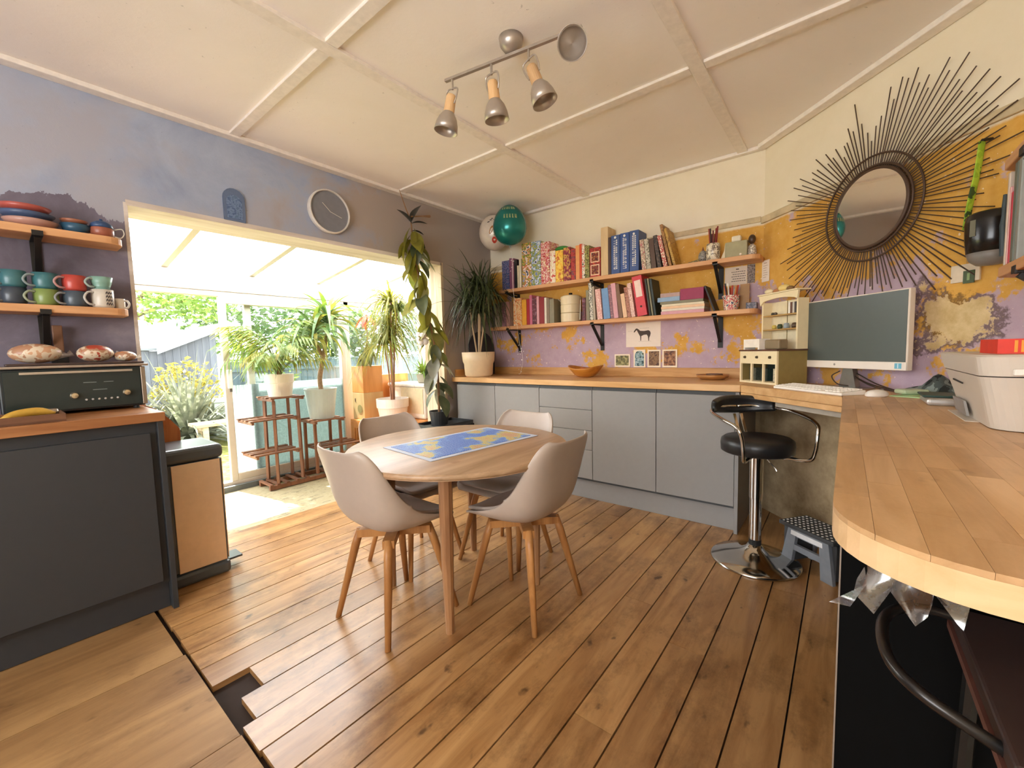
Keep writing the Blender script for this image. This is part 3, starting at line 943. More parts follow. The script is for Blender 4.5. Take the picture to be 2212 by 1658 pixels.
# ------------------------------------------------------------------ books
UPZ, LOZ = 1.8303, 1.4603
def ordinal(k):
    w = ['first', 'second', 'third', 'fourth', 'fifth', 'sixth', 'seventh', 'eighth', 'ninth', 'tenth', 'eleventh', 'twelfth', 'thirteenth', 'fourteenth',
         'fifteenth', 'sixteenth', 'seventeenth', 'eighteenth', 'nineteenth', 'twentieth']
    if k < 20: return w[k]
    t = {2: 'twenty', 3: 'thirty'}[(k + 1) // 10]
    return (t + '-' + w[(k + 1) % 10 - 1]) if (k + 1) % 10 else {3: 'thirtieth', 4: 'fortieth'}[(k + 1) // 10]
M_pages = plain('book pages', srgb('E4D8C0'), 0.8, var=0.08, scale=160)
def book(name, label, cat, x, w, h, d, mat, z, lean=0.0, y=3.345, group=None, solidbox=False, title=None, title_col='E9E6E0'):
    """spine faces -y; leans about its lower edge"""
    t = thing(name, label, cat, (x, y, z), 0, group)
    t.rotation_euler = (0, math.radians(lean), 0)
    c = min(0.003, w * 0.16)
    if solidbox:
        MB().box(0, 0, 0, w, d, h).build('box', mat, t, bevel=min(0.002, w * 0.1), seg=1)
    else:
        MB().box(0, 0, 0, w, c, h).box(0, c, 0, c, d, h).box(w - c, c, 0, w, d, h).build('cover', mat, t)
        MB().box(c, c, 0.004, w - c, d - 0.004, h - 0.004).build('pages', M_pages, t)
    if title:
        b = MB()
        rr = random.Random(title)
        zz = h * 0.88
        b.lathe([(w * 0.22, 0), (w * 0.22, 0.0006)], 10)
        b.v = []; b.f = []
        while zz > h * 0.12:
            hh = rr.uniform(0.008, 0.013)
            ww = w * 0.42
            x0 = w * 0.29
            k = rr.randrange(4)
            b.box(x0, -0.0006, zz - hh, x0 + ww, 0.0, zz - hh * 0.72)
            if k != 0: b.box(x0, -0.0006, zz - hh * 0.70, x0 + ww * 0.25, 0.0, zz)
            if k != 1: b.box(x0 + ww * 0.75, -0.0006, zz - hh * 0.70, x0 + ww, 0.0, zz)
            if k > 1: b.box(x0, -0.0006, zz - hh * 0.25, x0 + ww, 0.0, zz)
            zz -= hh + 0.0055
        b.build('spine_lettering', plain('lettering ' + title_col, srgb(title_col), 0.6), t)
    return t
C = srgb
bm = {
 'navy': patt('navy printed spine', [C('22304F'), C('31507F'), C('7C6F8F'), C('1B2238')], 60), 'plum': plain('plum cover', C('7C4A66')), 'rose': plain('dusty rose cover', C('A06A7C')),
 'black': plain('black cover', C('221D1E')), 'cream': plain('cream cover', C('D6C7A6')), 'ivory': plain('ivory cover', C('E0D3B6')),
 'game1': patt('landscape game box', [C('44506E'), C('E5DDD0'), C('C9734A'), C('6F8A3C'), C('D9A64A'), C('7B8FC0')], 22, stretch=(1, 1, 1)),
 'game2': patt('alpine game box', [C('2F3C64'), C('DFE4E8'), C('8FA4C4'), C('7B8C3F'), C('B9B36A'), C('6F86B8')], 22),
 'redgame': patt('red game box', [C('B73A34'), C('E7C9BE'), C('C4505A'), C('D9B08A'), C('F0E2CC')], 30),
 'whitered': patt('white and red box', [C('C94A3A'), C('EFE2CF'), C('E9D2AC'), C('F3ECDD')], 34), 'yellow': patt('yellow box', [C('D78F2E'), C('EDB83D'), C('F0CF5A'), C('C96A30')], 30),
 'maroonbox': patt('maroon box', [C('6E2430'), C('9C3A44'), C('C9A050'), C('7E2A36')], 26), 'red': patt('red spine', [C('8E2A2A'), C('B23A36'), C('7A4048')], 24),
 'apricot': plain('apricot cover', C('DE9A5E')), 'vermilion': plain('vermilion cover', C('CC4C26')), 'whitered2': patt('white red spine', [C('B93A30'), C('EFE3D6'), C('3C2A28')], 60),
 'darkgreen': patt('olive printed spine', [C('4C4A22'), C('75703A'), C('A8A05C'), C('2F2E18')], 48), 'redbox': patt('red boxed set', [C('B4382C'), C('8A2A24'), C('C5522F')], 30),
 'woodbox': wood('pale plywood box', C('E3C79B'), C('CFAF80'), 'z', 0.55, 10), 'darkbrown': plain('dark brown cover', C('4A3530')),
 'blue': plain('blue binder', C('3F5688'), 0.45), 'blue2': plain('mid blue binder', C('35518C'), 0.45),
 'patred': patt('red floral spine', [C('A85A5C'), C('D9C7B0'), C('8C7A60'), C('C0707A')], 70), 'patgrey': patt('beige floral spine', [C('8A8478'), C('C4BAA6'), C('6B6250')], 70),
 'umber': plain('umber cover', C('5B4438')), 'soot': patt('soot spine', [C('2A2524'), C('4B3F3A'), C('6B5A4C')], 60), 'redwhite': patt('red white spine', [C('EADFCB'), C('B5483E'), C('D8C9AE')], 60),
 'tan': patt('tan marbled board', [C('8C6238'), C('A77A48'), C('755029')], 40), 'gold': patt('gold marbled board', [C('A37B33'), C('BE9648'), C('8A6530')], 40),
 'slate': plain('slate cover', C('5D5C60')), 'stone': plain('stone cover', C('A79A86')), 'moss': plain('moss cover', C('6B6B4A')), 'mauve': patt('mauve spine', [C('9A6A70'), C('7E5560'), C('B08A8C')], 60),
 'pinkbrown': plain('pink brown cover', C('AF8074')), 'brown': plain('brown cover', C('7C5B45')), 'orangecream': patt('cream spine with orange print', [C('DDB37A'), C('E2C291'), C('D6793A'), C('E8CF9C')], 45),
 'yellow2': plain('sunny yellow cover', C('E2A22E')), 'crimson': plain('crimson cover', C('A6222E')), 'pink': plain('pink cover', C('C46A84')), 'wine': patt('wine spine', [C('4A2630'), C('6B2A38'), C('8E6A78')], 40),
 'palepink': plain('pale pink cover', C('D29AA2')), 'darkred': plain('dark red cover', C('8A1B24')), 'white': plain('white cover', C('DDD2C0')), 'greybrown': plain('grey brown cover', C('7D6A56')),
 'olive': plain('olive grey cover', C('827B62')), 'monochrome': patt('black white spine', [C('2C2A28'), C('D9D2C2'), C('6A655C')], 70), 'blush': patt('blush spine', [C('E3BBAE'), C('D69C94'), C('EBCFC2')], 60),
 'sky': plain('cornflower cover', C('6C92BE')), 'peach': plain('peach cover', C('E6BE97')), 'russet': patt('russet spine', [C('9A5F4C'), C('B8806A'), C('7C4A3C')], 60), 'lace': patt('pink lace spine', [C('D8A79A'), C('E7C7BA'), C('C08A7E')], 70),
 'tealblack': plain('dark teal folder', C('2E3835')), 'blackgreen': plain('black green folder', C('35362C')),
}
UB = [(-2.768, 0.095, 0.29, 'navy', 'thick navy patterned'), (-2.671, 0.026, 0.305, 'plum', 'thin plum'), (-2.644, 0.029, 0.30, 'rose', 'thin dusty rose'), (-2.611, 0.034, 0.28, 'black', 'narrow black'),
      (-2.573, 0.022, 0.22, 'cream', 'short cream'), (-2.547, 0.024, 0.28, 'ivory', 'thin ivory')]
GB = [(-2.512, 0.112, 0.42, 'game1', 'tall board game box with a landscape print'), (-2.399, 0.108, 0.415, 'game2', 'tall board game box with an alpine print'), (-2.288, 0.099, 0.39, 'redgame', 'tall red and white board game box'),
      (-2.185, 0.060, 0.295, 'whitered', 'narrow white game box with a red top'), (-2.124, 0.082, 0.288, 'yellow', 'yellow game box'), (-2.038, 0.075, 0.300, 'maroonbox', 'maroon game box with gold top')]
UB2 = [(-1.958, 0.046, 0.275, 'red', 'red'), (-1.910, 0.039, 0.298, 'apricot', 'apricot'), (-1.870, 0.022, 0.305, 'vermilion', 'thin vermilion'), (-1.847, 0.027, 0.295, 'whitered2', 'white and red spined'), (-1.819, 0.044, 0.28, 'darkgreen', 'olive patterned')]
UG = 'books and boxes on the upper wall shelf'
LG = 'books and folders on the lower wall shelf'
k = 0
for x, w, h, mkey, ds in UB:
    book('book', '%s book, %s item from the left on the upper shelf' % (ds, ordinal(k)), 'book', x, w - 0.001, h, 0.155, bm[mkey], UPZ, group=UG); k += 1
for x, w, h, mkey, ds in GB:
    book('game_box', '%s on the upper book shelf' % ds, 'game box', x, w - 0.001, h, 0.165, bm[mkey], UPZ, group=UG, solidbox=True)
for x, w, h, mkey, ds in UB2:
    book('book', '%s book left of the red boxed set on the upper shelf' % ds, 'book', x, w - 0.001, h, 0.15, bm[mkey], UPZ, group=UG)
t = book('boxed_set', 'red boxed set with two framed panels on the upper shelf', 'box', -1.771, 0.103, 0.25, 0.15, bm['redbox'], UPZ, solidbox=True, group=UG)
for z0, z1 in ((0.125, 0.215), (0.015, 0.105)):
    MB().box(0.010, -0.002, z0, 0.093, -0.0002, z1).build('frame', plain('cream print border', C('E8C9A6')), t)
    MB().box(0.018, -0.003, z0 + 0.008, 0.085, -0.0022, z1 - 0.008).build('picture', patt('dark red picture', [C('3A1C18'), C('7A2C22'), C('A8743E')], 60), t)
book('plywood_box', 'tall pale plywood box left of the blue binders', 'box', -1.663, 0.066, 0.405, 0.15, bm['woodbox'], UPZ, solidbox=True, group=UG)
book('book', 'thin dark brown book against the tall plywood box', 'book', -1.594, 0.022, 0.31, 0.15, bm['darkbrown'], UPZ, group=UG)
for i, (x, h) in enumerate(((-1.568, 0.318), (-1.487, 0.322), (-1.406, 0.326))):
    book('blue_binder', '%s of three blue lever arch binders on the upper shelf' % ('left', 'middle', 'right')[i], 'binder', x, 0.076, h, 0.17, bm['blue2' if i == 1 else 'blue'], UPZ, group='blue binders on the upper shelf', title='binder%d' % i)
    MB().lathe([(0.010, 0), (0.010, 0.0008)], 12).build('spine_badge', plain('white badge', C('E9E6E0')), bpy.data.objects[[o.name for o in bpy.data.objects if o.name.startswith('blue_binder')][-1]])
for o in [o for o in bpy.data.objects if o.name.startswith('spine_badge')]:
    o.location = (0.036, -0.0002, 0.300); o.rotation_euler = (PI / 2, 0, 0)
LEAN_U = [(-1.300, 0.034, 0.240, 'patred', 'leaning red floral', -6), (-1.262, 0.034, 0.240, 'patgrey', 'leaning beige floral', -6), (-1.222, 0.036, 0.235, 'umber', 'leaning umber', -6.5), (-1.180, 0.028, 0.255, 'soot', 'leaning sooty dark', -9), (-1.130, 0.030, 0.250, 'redwhite', 'leaning red and white', -12), (-1.088, 0.022, 0.335, 'tan', 'tan', -13), (-1.060, 0.020, 0.300, 'gold', 'gold', -14.5)]
# green pouch on the game boxes
o = MB().ball((-2.105, 3.43, 2.149), 0.03, 14, 8, (2.4, 1.5, 0.8)).build('green_pouch', plain('green felt', C('3E8A3C'), 0.8), None, smooth=True)
tag(o, 'green soft pouch lying on the yellow game box', 'pouch')

LB = [(-2.921, 0.035, 0.225, 'slate', 'slate'), (-2.882, 0.060, 0.240, 'stone', 'thick stone grey'), (-2.818, 0.030, 0.25, 'moss', 'moss green'), (-2.784, 0.052, 0.25, 'mauve', 'mauve printed'), (-2.728, 0.045, 0.25, 'pinkbrown', 'pink brown'),
      (-2.679, 0.038, 0.24, 'brown', 'brown'), (-2.634, 0.105, 0.272, 'orangecream', 'very thick cream and orange'), (-2.525, 0.055, 0.25, 'yellow2', 'sunny yellow'), (-2.466, 0.034, 0.25, 'crimson', 'crimson'),
      (-2.430, 0.030, 0.285, 'pink', 'tall pink'), (-2.398, 0.050, 0.255, 'wine', 'wine coloured'), (-2.346, 0.028, 0.265, 'palepink', 'thin pale pink'), (-2.316, 0.058, 0.255, 'darkred', 'dark red'), (-2.256, 0.024, 0.245, 'white', 'white'),
      (-2.230, 0.030, 0.235, 'greybrown', 'grey brown'), (-2.198, 0.050, 0.225, 'olive', 'olive grey')]
for k, (x, w, h, mkey, ds) in enumerate(LB):
    book('book', '%s book, %s from the left on the lower shelf' % (ds, ordinal(k)), 'book', x, w - 0.001, h, 0.15, bm[mkey], LOZ, group=LG)
tp = thing('food_carrier', 'cream stacked enamel food carrier with a black knob on the lower shelf', 'food carrier', (-2.02, 3.435, LOZ))
M_cr = plain('cream enamel', C('DFCDA8'), 0.35, var=0.02)
for z0 in (0.0, 0.085, 0.160):
    MB().lathe([(0.0, z0), (0.088, z0), (0.093, z0 + 0.004), (0.094, z0 + 0.072), (0.091, z0 + 0.0725), (0.091, z0 + 0.0745), (0.0, z0 + 0.075)] if z0 else [(0.0, 0), (0.088, 0), (0.093, 0.005), (0.094, 0.082), (0.0, 0.084)], 32).build('tier', M_cr, tp, smooth=False)
MB().lathe([(0.0935, 0.236), (0.07, 0.248), (0.0, 0.252)], 32).build('lid', M_cr, tp, smooth=True)
MB().lathe([(0.008, 0.252), (0.018, 0.262), (0.016, 0.272), (0.0, 0.274)], 16).build('knob', M_iron, tp, smooth=True)
for sx in (-1, 1):
    MB().tube([(sx * 0.096, 0, 0.02), (sx * 0.101, 0, 0.12), (sx * 0.104, 0, 0.20), (sx * 0.125, -0.02, 0.225)], 0.004, 6).build('clip', plain('steel clip', C('C8C2B6'), 0.3, 0.9), tp)
LB2 = [(-1.880, 0.030, 0.21, 'wine', 'wine spined'), (-1.845, 0.032, 0.215, 'brown', 'brown spined')]
for x, w, h, mkey, ds in LB2:
    book('book', '%s book just right of the cream food carrier' % ds, 'book', x, w, h, 0.12, bm[mkey], LOZ, y=3.40, group=LG)
LB3 = [(-1.803, 0.026, 0.265, 'olive', 'olive grey', -2), (-1.774, 0.030, 0.325, 'monochrome', 'black and white printed', -3), (-1.738, 0.020, 0.29, 'stone', 'thin stone grey', -3), (-1.700, 0.048, 0.262, 'blush', 'blush pink', -5),
       (-1.640, 0.060, 0.262, 'sky', 'cornflower blue', -5), (-1.574, 0.026, 0.285, 'mauve', 'mauve', -6), (-1.545, 0.040, 0.295, 'palepink', 'pale pink', -6), (-1.500, 0.030, 0.285, 'brown', 'brown', -7), (-1.462, 0.034, 0.20, 'peach', 'short peach', -8),
       (-1.424, 0.030, 0.25, 'russet', 'russet', -8), (-1.390, 0.032, 0.28, 'lace', 'pink lace patterned', -8.5)]
def unlap(rows):
    """shift leaning books right until none cuts into its left neighbour"""
    out, prev = [], None
    for x, w, h, mkey, ds, ln in rows:
        if prev:
            px_, pw, ph, pl = prev
            t0, t1 = math.tan(math.radians(-pl)), math.tan(math.radians(-ln))
            x = max(x, px_ + pw / math.cos(math.radians(pl)) + max(0, (t1 - t0)) * min(h, ph) + 0.0012)
        out.append((x, w, h, mkey, ds, ln)); prev = (x, w, h, ln)
    return out
for x, w, h, mkey, ds, ln in unlap(LEAN_U):
    if mkey in ('tan', 'gold'):
        book('marbled_board', {'tan': 'tall tan marbled board leaning on the dark books', 'gold': 'gold marbled board leaning at the right end of the books'}[mkey], 'board', x, w, h, 0.17, bm[mkey], UPZ + 0.0005, ln, solidbox=True)
    else:
        book('book', '%s book right of the blue binders on the upper shelf' % ds, 'book', x, w, h, 0.155, bm[mkey], UPZ + 0.0005, ln, group=UG)
for x, w, h, mkey, ds, ln in unlap(LB3):
    book('book', '%s book between the food carrier and the red folder' % ds, 'book', x, w, h, 0.15, bm[mkey], LOZ + 0.0005, ln, group=LG)
rb = book('red_folder', 'coral red lever arch folder with a blank label, leaning on the lower shelf', 'folder', -1.335, 0.080, 0.325, 0.17, plain('coral red folder', C('D2444E'), 0.4), LOZ + 0.0005, -9, y=3.335, group=LG)
MB().box(0.014, -0.0012, 0.155, 0.066, -0.0002, 0.290).build('label_card', plain('pale label', C('EBCFC2'), 0.6), rb)
MB().lathe([(0.009, 0), (0.009, 0.001)], 14).build('finger_hole', plain('hole rim', C('3A2624'), 0.6), rb)
place(bpy.data.objects['finger_hole'], (0.042, -0.0002, 0.075), (PI / 2, 0, 0))
for x, w, h, mkey, ds in ((-1.243, 0.016, 0.30, 'blackgreen', 'black green'), (-1.222, 0.014, 0.30, 'olive', 'olive'), (-1.203, 0.018, 0.295, 'tealblack', 'dark teal')):
    book('folder', 'thin %s folder leaning right of the red folder' % ds, 'folder', x, w, h, 0.17, bm[mkey], LOZ + 0.0005, -8, group=LG, solidbox=True)
# pile lying flat
z = LOZ
for i, (x0, x1, h, mt, ds) in enumerate(((-1.150, -0.830, 0.026, bm['palepink'], 'pale pink bottom'), (-1.145, -0.828, 0.018, bm['white'], 'white second lowest'), (-1.148, -0.826, 0.020, bm['peach'], 'peach third lowest'),
                                         (-1.144, -0.830, 0.016, bm['ivory'], 'ivory fourth lowest'), (-1.155, -0.836, 0.022, bm['olive'], 'olive top'))):
    o = MB().box(x0, 3.345, z, x1, 3.50, z + h - 0.0006).build('magazine', mt, None, bevel=0.0012, seg=1)
    tag(o, '%s magazine in the flat pile on the lower shelf' % ds, 'magazine', 'magazines lying flat on the lower shelf')
    z += h
mg = MB().box(-1.005, 3.35, z, -0.835, 3.50, z + 0.085).build('magenta_box', plain('magenta card box', C('93224A'), 0.45), None, bevel=0.002)
tag(mg, 'magenta card box on the flat magazine pile', 'box')
o = MB().box(-1.180, 3.355, z, -1.008, 3.50, z + 0.034).build('blue_notebook', plain('pale blue notebook', C('8FA9C4'), 0.6), None, bevel=0.002)
tag(o, 'pale blue notebook beside the magenta box on the magazine pile', 'notebook')
o = MB().box(-1.160, 3.36, z + 0.0345, -1.009, 3.50, z + 0.066).build('pink_folder', plain('grey pink folder', C('B79A92'), 0.6), None, bevel=0.002)
tag(o, 'grey pink folder on the pale blue notebook', 'folder')
t = book('folder', 'black folder leaning against the magazine pile from the right', 'folder', -0.765, 0.012, 0.20, 0.15, bm['black'], LOZ + 0.0005, -20, solidbox=True)
# ------------------------------------------------------------------ ornaments on the book shelves
def pot_profile(r0, r1, h, th=0.006):
    return [(0.0, 0.0), (r0, 0.0), (r1, h), (r1 - th, h), (r1 - th * 1.4, h * 0.86), (0.0, h * 0.86)]
pm = thing('pencil_mug', 'white patterned mug full of red pencils on the upper shelf', 'mug', (-0.785, 3.40, UPZ))
MB().lathe([(0.0, 0.0), (0.036, 0.0), (0.046, 0.012), (0.048, 0.095), (0.044, 0.125), (0.040, 0.125), (0.043, 0.09), (0.042, 0.012), (0, 0.010)], 24).build('body', patt('floral china', [C('E6DCC8'), C('D9CCB2'), C('7A6A5C'), C('EFE6D4')], 45, 0.3), pm, smooth=True)
PQ = random.Random(2)
for i in range(9):
    a = i * 0.7
    c = ('8A2F2A', 'A3483A', '3A2A28', '6B2A2E')[i % 4]
    MB().tube([(0.014 * math.cos(a), 0.014 * math.sin(a), 0.013), (0.030 * math.cos(a), 0.030 * math.sin(a), 0.20 + PQ.uniform(0, 0.05))], 0.0052, 6).build('pencil', plain('pencil ' + c, C(c), 0.5), pm)
cmr = thing('toy_camera', 'olive grey box shaped toy with a white cap on the upper shelf', 'toy', (-0.634, 3.42, UPZ))
MB().box(-0.068, -0.04, 0.0, 0.075, 0.05, 0.115).build('body', plain('sage card', C('A39C7A'), 0.7), cmr, bevel=0.006)
MB().slab([(-0.10, -0.03, 0.0), (-0.0685, -0.03, 0.0), (-0.0685, -0.03, 0.11), (-0.075, -0.03, 0.06)], (0, 1, 0), 0.06).build('fin', plain('ivory card', C('DDD0B0'), 0.7), cmr)
MB().box(-0.03, -0.02, 0.115, 0.03, 0.03, 0.158).build('cap', plain('white cap', C('E2D7BE'), 0.6), cmr, bevel=0.008)
MB().ball((0.035, -0.047, 0.018), 0.009).build('button', plain('white button', C('EFE6D2'), 0.5), cmr)
fg = thing('small_figurine', 'small dark haired pale figurine at the right end of the upper shelf', 'figurine', (-0.536, 3.42, UPZ))
MB().lathe([(0.0, 0.0), (0.028, 0.0), (0.030, 0.03), (0.024, 0.07), (0.010, 0.085), (0, 0.087)], 16).build('body', patt('mottled china', [C('D8CFC0'), C('9A8E84'), C('E8E0D0')], 70, 0.35), fg, smooth=True)
MB().ball((0.0, 0.0, 0.118), 0.024, 12, 8, (1, 1, 1.4)).build('head', plain('dark glaze', C('4A3424'), 0.4), fg, smooth=True)
pw = thing('pewter_animal', 'mottled pewter bird figure beside the gold board on the upper shelf', 'figurine', (-0.872, 3.42, UPZ))
MB().ball((0.012, 0, 0.048), 0.034, 12, 8, (1.0, 0.9, 1.35)).build('body', patt('pewter', [C('6E6A66'), C('9C958C'), C('4E4A48')], 80, 0.35), pw, smooth=True)
MB().tube(smoothpath([(0.0, 0, 0.03), (-0.045, 0, 0.018), (-0.095, 0, 0.014)], 5), [0.018] * 3 + [0.012] * 5 + [0.008] * 3, 8).build('tail', patt('gilt pewter', [C('7A6A44'), C('A08C54')], 80, 0.35), pw, smooth=True)
MB().lathe([(0.010, 0.0), (0.0, 0.035)], 8, (0.012, 0, 0.09)).build('crest', plain('russet tip', C('7A4A38'), 0.5), pw)
pp = thing('pencil_pot', 'red and blue patterned pencil pot on the lower shelf', 'pencil pot', (-0.66, 3.40, LOZ))
MB().lathe([(0.0, 0.0), (0.046, 0.0), (0.056, 0.095), (0.060, 0.098), (0.060, 0.106), (0.053, 0.106), (0.050, 0.02), (0.0, 0.02)], 28).build('body', patt('folk pattern', [C('33405E'), C('E8DCC6'), C('B8383A'), C('EFE4CE')], 50, 0.4), pp)
for i in range(10):
    a = i * 0.63
    c = ('C4472E', '2C2A2A', 'D8D2C6', 'B5342C', 'D08A46')[i % 5]
    MB().tube([(0.018 * math.cos(a), 0.018 * math.sin(a), 0.022), (0.046 * math.cos(a), 0.040 * math.sin(a), 0.15 + PQ.uniform(0, 0.045))], 0.0055, 6).build('pencil', plain('pen ' + c, C(c), 0.45), pp)
gf = thing('glass_frame', 'narrow wooden frame standing behind the pencil pot', 'frame', (-0.585, 3.47, LOZ))
MB().box(-0.03, 0, 0, 0.03, 0.012, 0.19).build('frame', plain('honey wood frame', C('A57B45'), 0.5), gf)
o = MB().box(-0.565, 3.40, LOZ, -0.497, 3.46, LOZ + 0.048).build('ink_box', patt('dark blue printed tin', [C('2C2A34'), C('504A58'), C('8A7E80')], 70, 0.4), None, bevel=0.003)
tag(o, 'small dark printed tin at the right end of the lower shelf', 'tin')

# ------------------------------------------------------------------ papers on the walls
def paper(name, label, cat, x0, x1, z0, z1, mat, y=3.5285, th=0.0012):
    t = thing(name, label, cat, (x0, y, z0))
    MB().box(0, 0, 0, x1 - x0, th, z1 - z0).build('sheet', mat, t)
    return t
M_paper = plain('white paper', C('E8DACB'), 0.7, var=0.02)
hp = paper('horse_print', 'white paper print of a dark horse pinned under the lower shelf', 'print', -1.518, -1.213, 1.215, 1.424, M_paper)
horse = [(0.075, 0.140), (0.070, 0.128), (0.078, 0.126), (0.088, 0.138), (0.097, 0.146), (0.112, 0.118), (0.122, 0.100), (0.128, 0.090), (0.130, 0.052), (0.136, 0.052), (0.138, 0.092), (0.160, 0.102), (0.185, 0.104), (0.195, 0.090), (0.198, 0.072), (0.200, 0.050), (0.206, 0.050), (0.207, 0.075), (0.216, 0.095), (0.220, 0.115), (0.214, 0.132), (0.200, 0.140), (0.165, 0.135), (0.128, 0.138), (0.115, 0.150), (0.100, 0.160), (0.090, 0.158)]
def facing(poly, th=0.0008):
    return MB().slab([(x, -th, z) for x, z in poly], (0, 1, 0), th)
facing(horse).build('horse_drawing', plain('sepia ink', C('4A3B33'), 0.7), hp)
b = MB()
for i in range(6): b.box(0.125 + i * 0.014, -0.0008, 0.158, 0.135 + i * 0.014, 0, 0.160)
for i in range(8): b.box(0.115 + i * 0.014, -0.0008, 0.046, 0.125 + i * 0.014, 0, 0.0475)
for i in range(3): b.box(0.02 + i * 0.013, -0.0008, 0.138, 0.030 + i * 0.013, 0, 0.1395)
b.build('caption_lines', plain('grey ink', C('8A7A70'), 0.7), hp)['kind'] = 'stuff'
cards = [('small landscape card with a mossy green picture, leftmost of the four wall cards', -1.625, -1.480, 1.041, 1.154, [C('4C4A28'), C('7C7440'), C('A59A62')], 0),
         ('small card with an arched teal picture under the horse print', -1.447, -1.343, 1.039, 1.190, [C('2E4A4A'), C('6C8E92'), C('A8BDBE'), C('4A5A44')], 1),
         ('small brown picture card right of the arched card', -1.324, -1.212, 1.039, 1.187, [C('6B4A2E'), C('8E6A44'), C('54382A')], 0),
         ('rightmost small card with a red brown picture on the wall', -1.197, -1.077, 1.039, 1.187, [C('5A3424'), C('8A5A3A'), C('B07E52')], 0)]
for i, (lb, x0, x1, z0, z1, cols, arch) in enumerate(cards):
    t = paper('picture_card', lb, 'card', x0, x1, z0, z1, plain('cream card', C('F0E0C6'), 0.6, var=0.01), th=0.006, y=3.5235)
    w, h = x1 - x0, z1 - z0
    mpic = patt('card picture %d' % i, cols, 45)
    if arch:
        q = [(0.012, 0.010), (w - 0.012, 0.010), (w - 0.012, h - 0.045)] + [(w / 2 + (w / 2 - 0.012) * math.cos(PI * k / 10), h - 0.045 + 0.037 * math.sin(PI * k / 10)) for k in range(1, 10)] + [(0.012, h - 0.045)]
    else:
        q = [(0.012, 0.014), (w - 0.012, 0.014), (w - 0.012, h - 0.012), (0.012, h - 0.012)]
    facing(q).build('picture', mpic, t)
nt_ = paper('typed_notice', 'white typed notice pinned below the upper shelf at the right', 'notice', -0.730, -0.582, 1.655, 1.790, plain('notice paper', C('D9C8B4'), 0.7, var=0.02))
b = MB()
for i in range(5):
    z = 0.095 - i * 0.017
    xx = 0.045 + 0.008 * (i % 2)
    while xx < 0.135:
        wv = PQ.uniform(0.006, 0.014)
        b.box(xx, -0.0007, z, min(0.14, xx + wv), 0, z + 0.0045); xx += wv + 0.003
b.box(0.075, -0.0007, 0.113, 0.095, 0, 0.120)
b.build('typed_lines', plain('black ink', C('4A3A34'), 0.7), nt_)
paper('photo_print', 'dark photograph pinned beside the typed notice', 'photograph', -0.580, -0.530, 1.660, 1.795, patt('dark photo', [C('3A2A22'), C('6A5648'), C('8E7C70'), C('2A1E1A')], 70))

# things on the angled wall are given along it: t from the corner, z up, off from the surface
WR = Matrix.Translation((-0.49, 3.54, 0)) @ Matrix.Rotation(-PI / 4, 4, 'Z')   # local x along the wall, local -y into the room
def on_r(t, z, off=0.0):
    return WR @ Vector((t - 0.014, -off, z))
note = MB(Matrix.Rotation(-PI / 4, 4, 'Z')).box(0, -0.001, 0, 0.075, 0, 0.150).build('list_note', M_paper)
tag(note, 'narrow white note pinned in the corner by the sunburst mirror', 'note')
note.location = on_r(0.022, 1.655, 0.004)
b = MB(Matrix.Rotation(-PI / 4, 4, 'Z'))
for i in range(6): b.box(0.015, -0.0018, 0.03 + i * 0.016, 0.015 + PQ.uniform(0.02, 0.045), -0.0011, 0.033 + i * 0.016)
b.box(0.02, -0.0018, 0.128, 0.05, -0.0011, 0.133)
b.build('written_lines', plain('pale ink', C('A8907C'), 0.7), note)

# ------------------------------------------------------------------ sunburst mirror
mr = thing('sunburst_mirror', 'round mirror in a dark sunburst frame of thin rods on the angled wall', 'mirror', on_r(0.850, 1.897, 0.035), -PI / 4)
# local: x along wall, z up, -y to the room
M_rod = plain('dark bronze rod', C('4A3527'), 0.5, 0.2)
def ringtube(r_, rad, y=0.0, n=64):
    b = MB()
    vs_, fs = [], []
    for i in range(n):
        a = 2 * PI * i / n
        for j in range(8):
            q = 2 * PI * j / 8
            rr = r_ + rad * math.cos(q)
            vs_.append((rr * math.cos(a), y + rad * math.sin(q), rr * math.sin(a)))
    for i in range(n):
        for j in range(8):
            fs.append((i * 8 + j, i * 8 + (j + 1) % 8, ((i + 1) % n) * 8 + (j + 1) % 8, ((i + 1) % n) * 8 + j))
    return b.add(vs_, fs)
mg_, n_, o_ = nt('mirror silver')
bb = bsdf(n_, o_, 0.02, 1.0)
bb.inputs['Base Color'].default_value = (0.92, 0.90, 0.86, 1)
g = MB(Matrix.Rotation(PI / 2, 4, 'X'))
g.lathe([(0.0, 0.004), (0.188, 0.004), (0.190, 0.0), (0.190, -0.008), (0, -0.008)], 64)
g.build('glass', mg_, mr)
ringtube(0.195, 0.009).build('inner_ring', M_rod, mr, smooth=True)
ringtube(0.212, 0.006, 0.004).build('inner_ring', M_rod, mr, smooth=True)
ringtube(0.262, 0.005, 0.002).build('outer_ring', M_rod, mr, smooth=True)
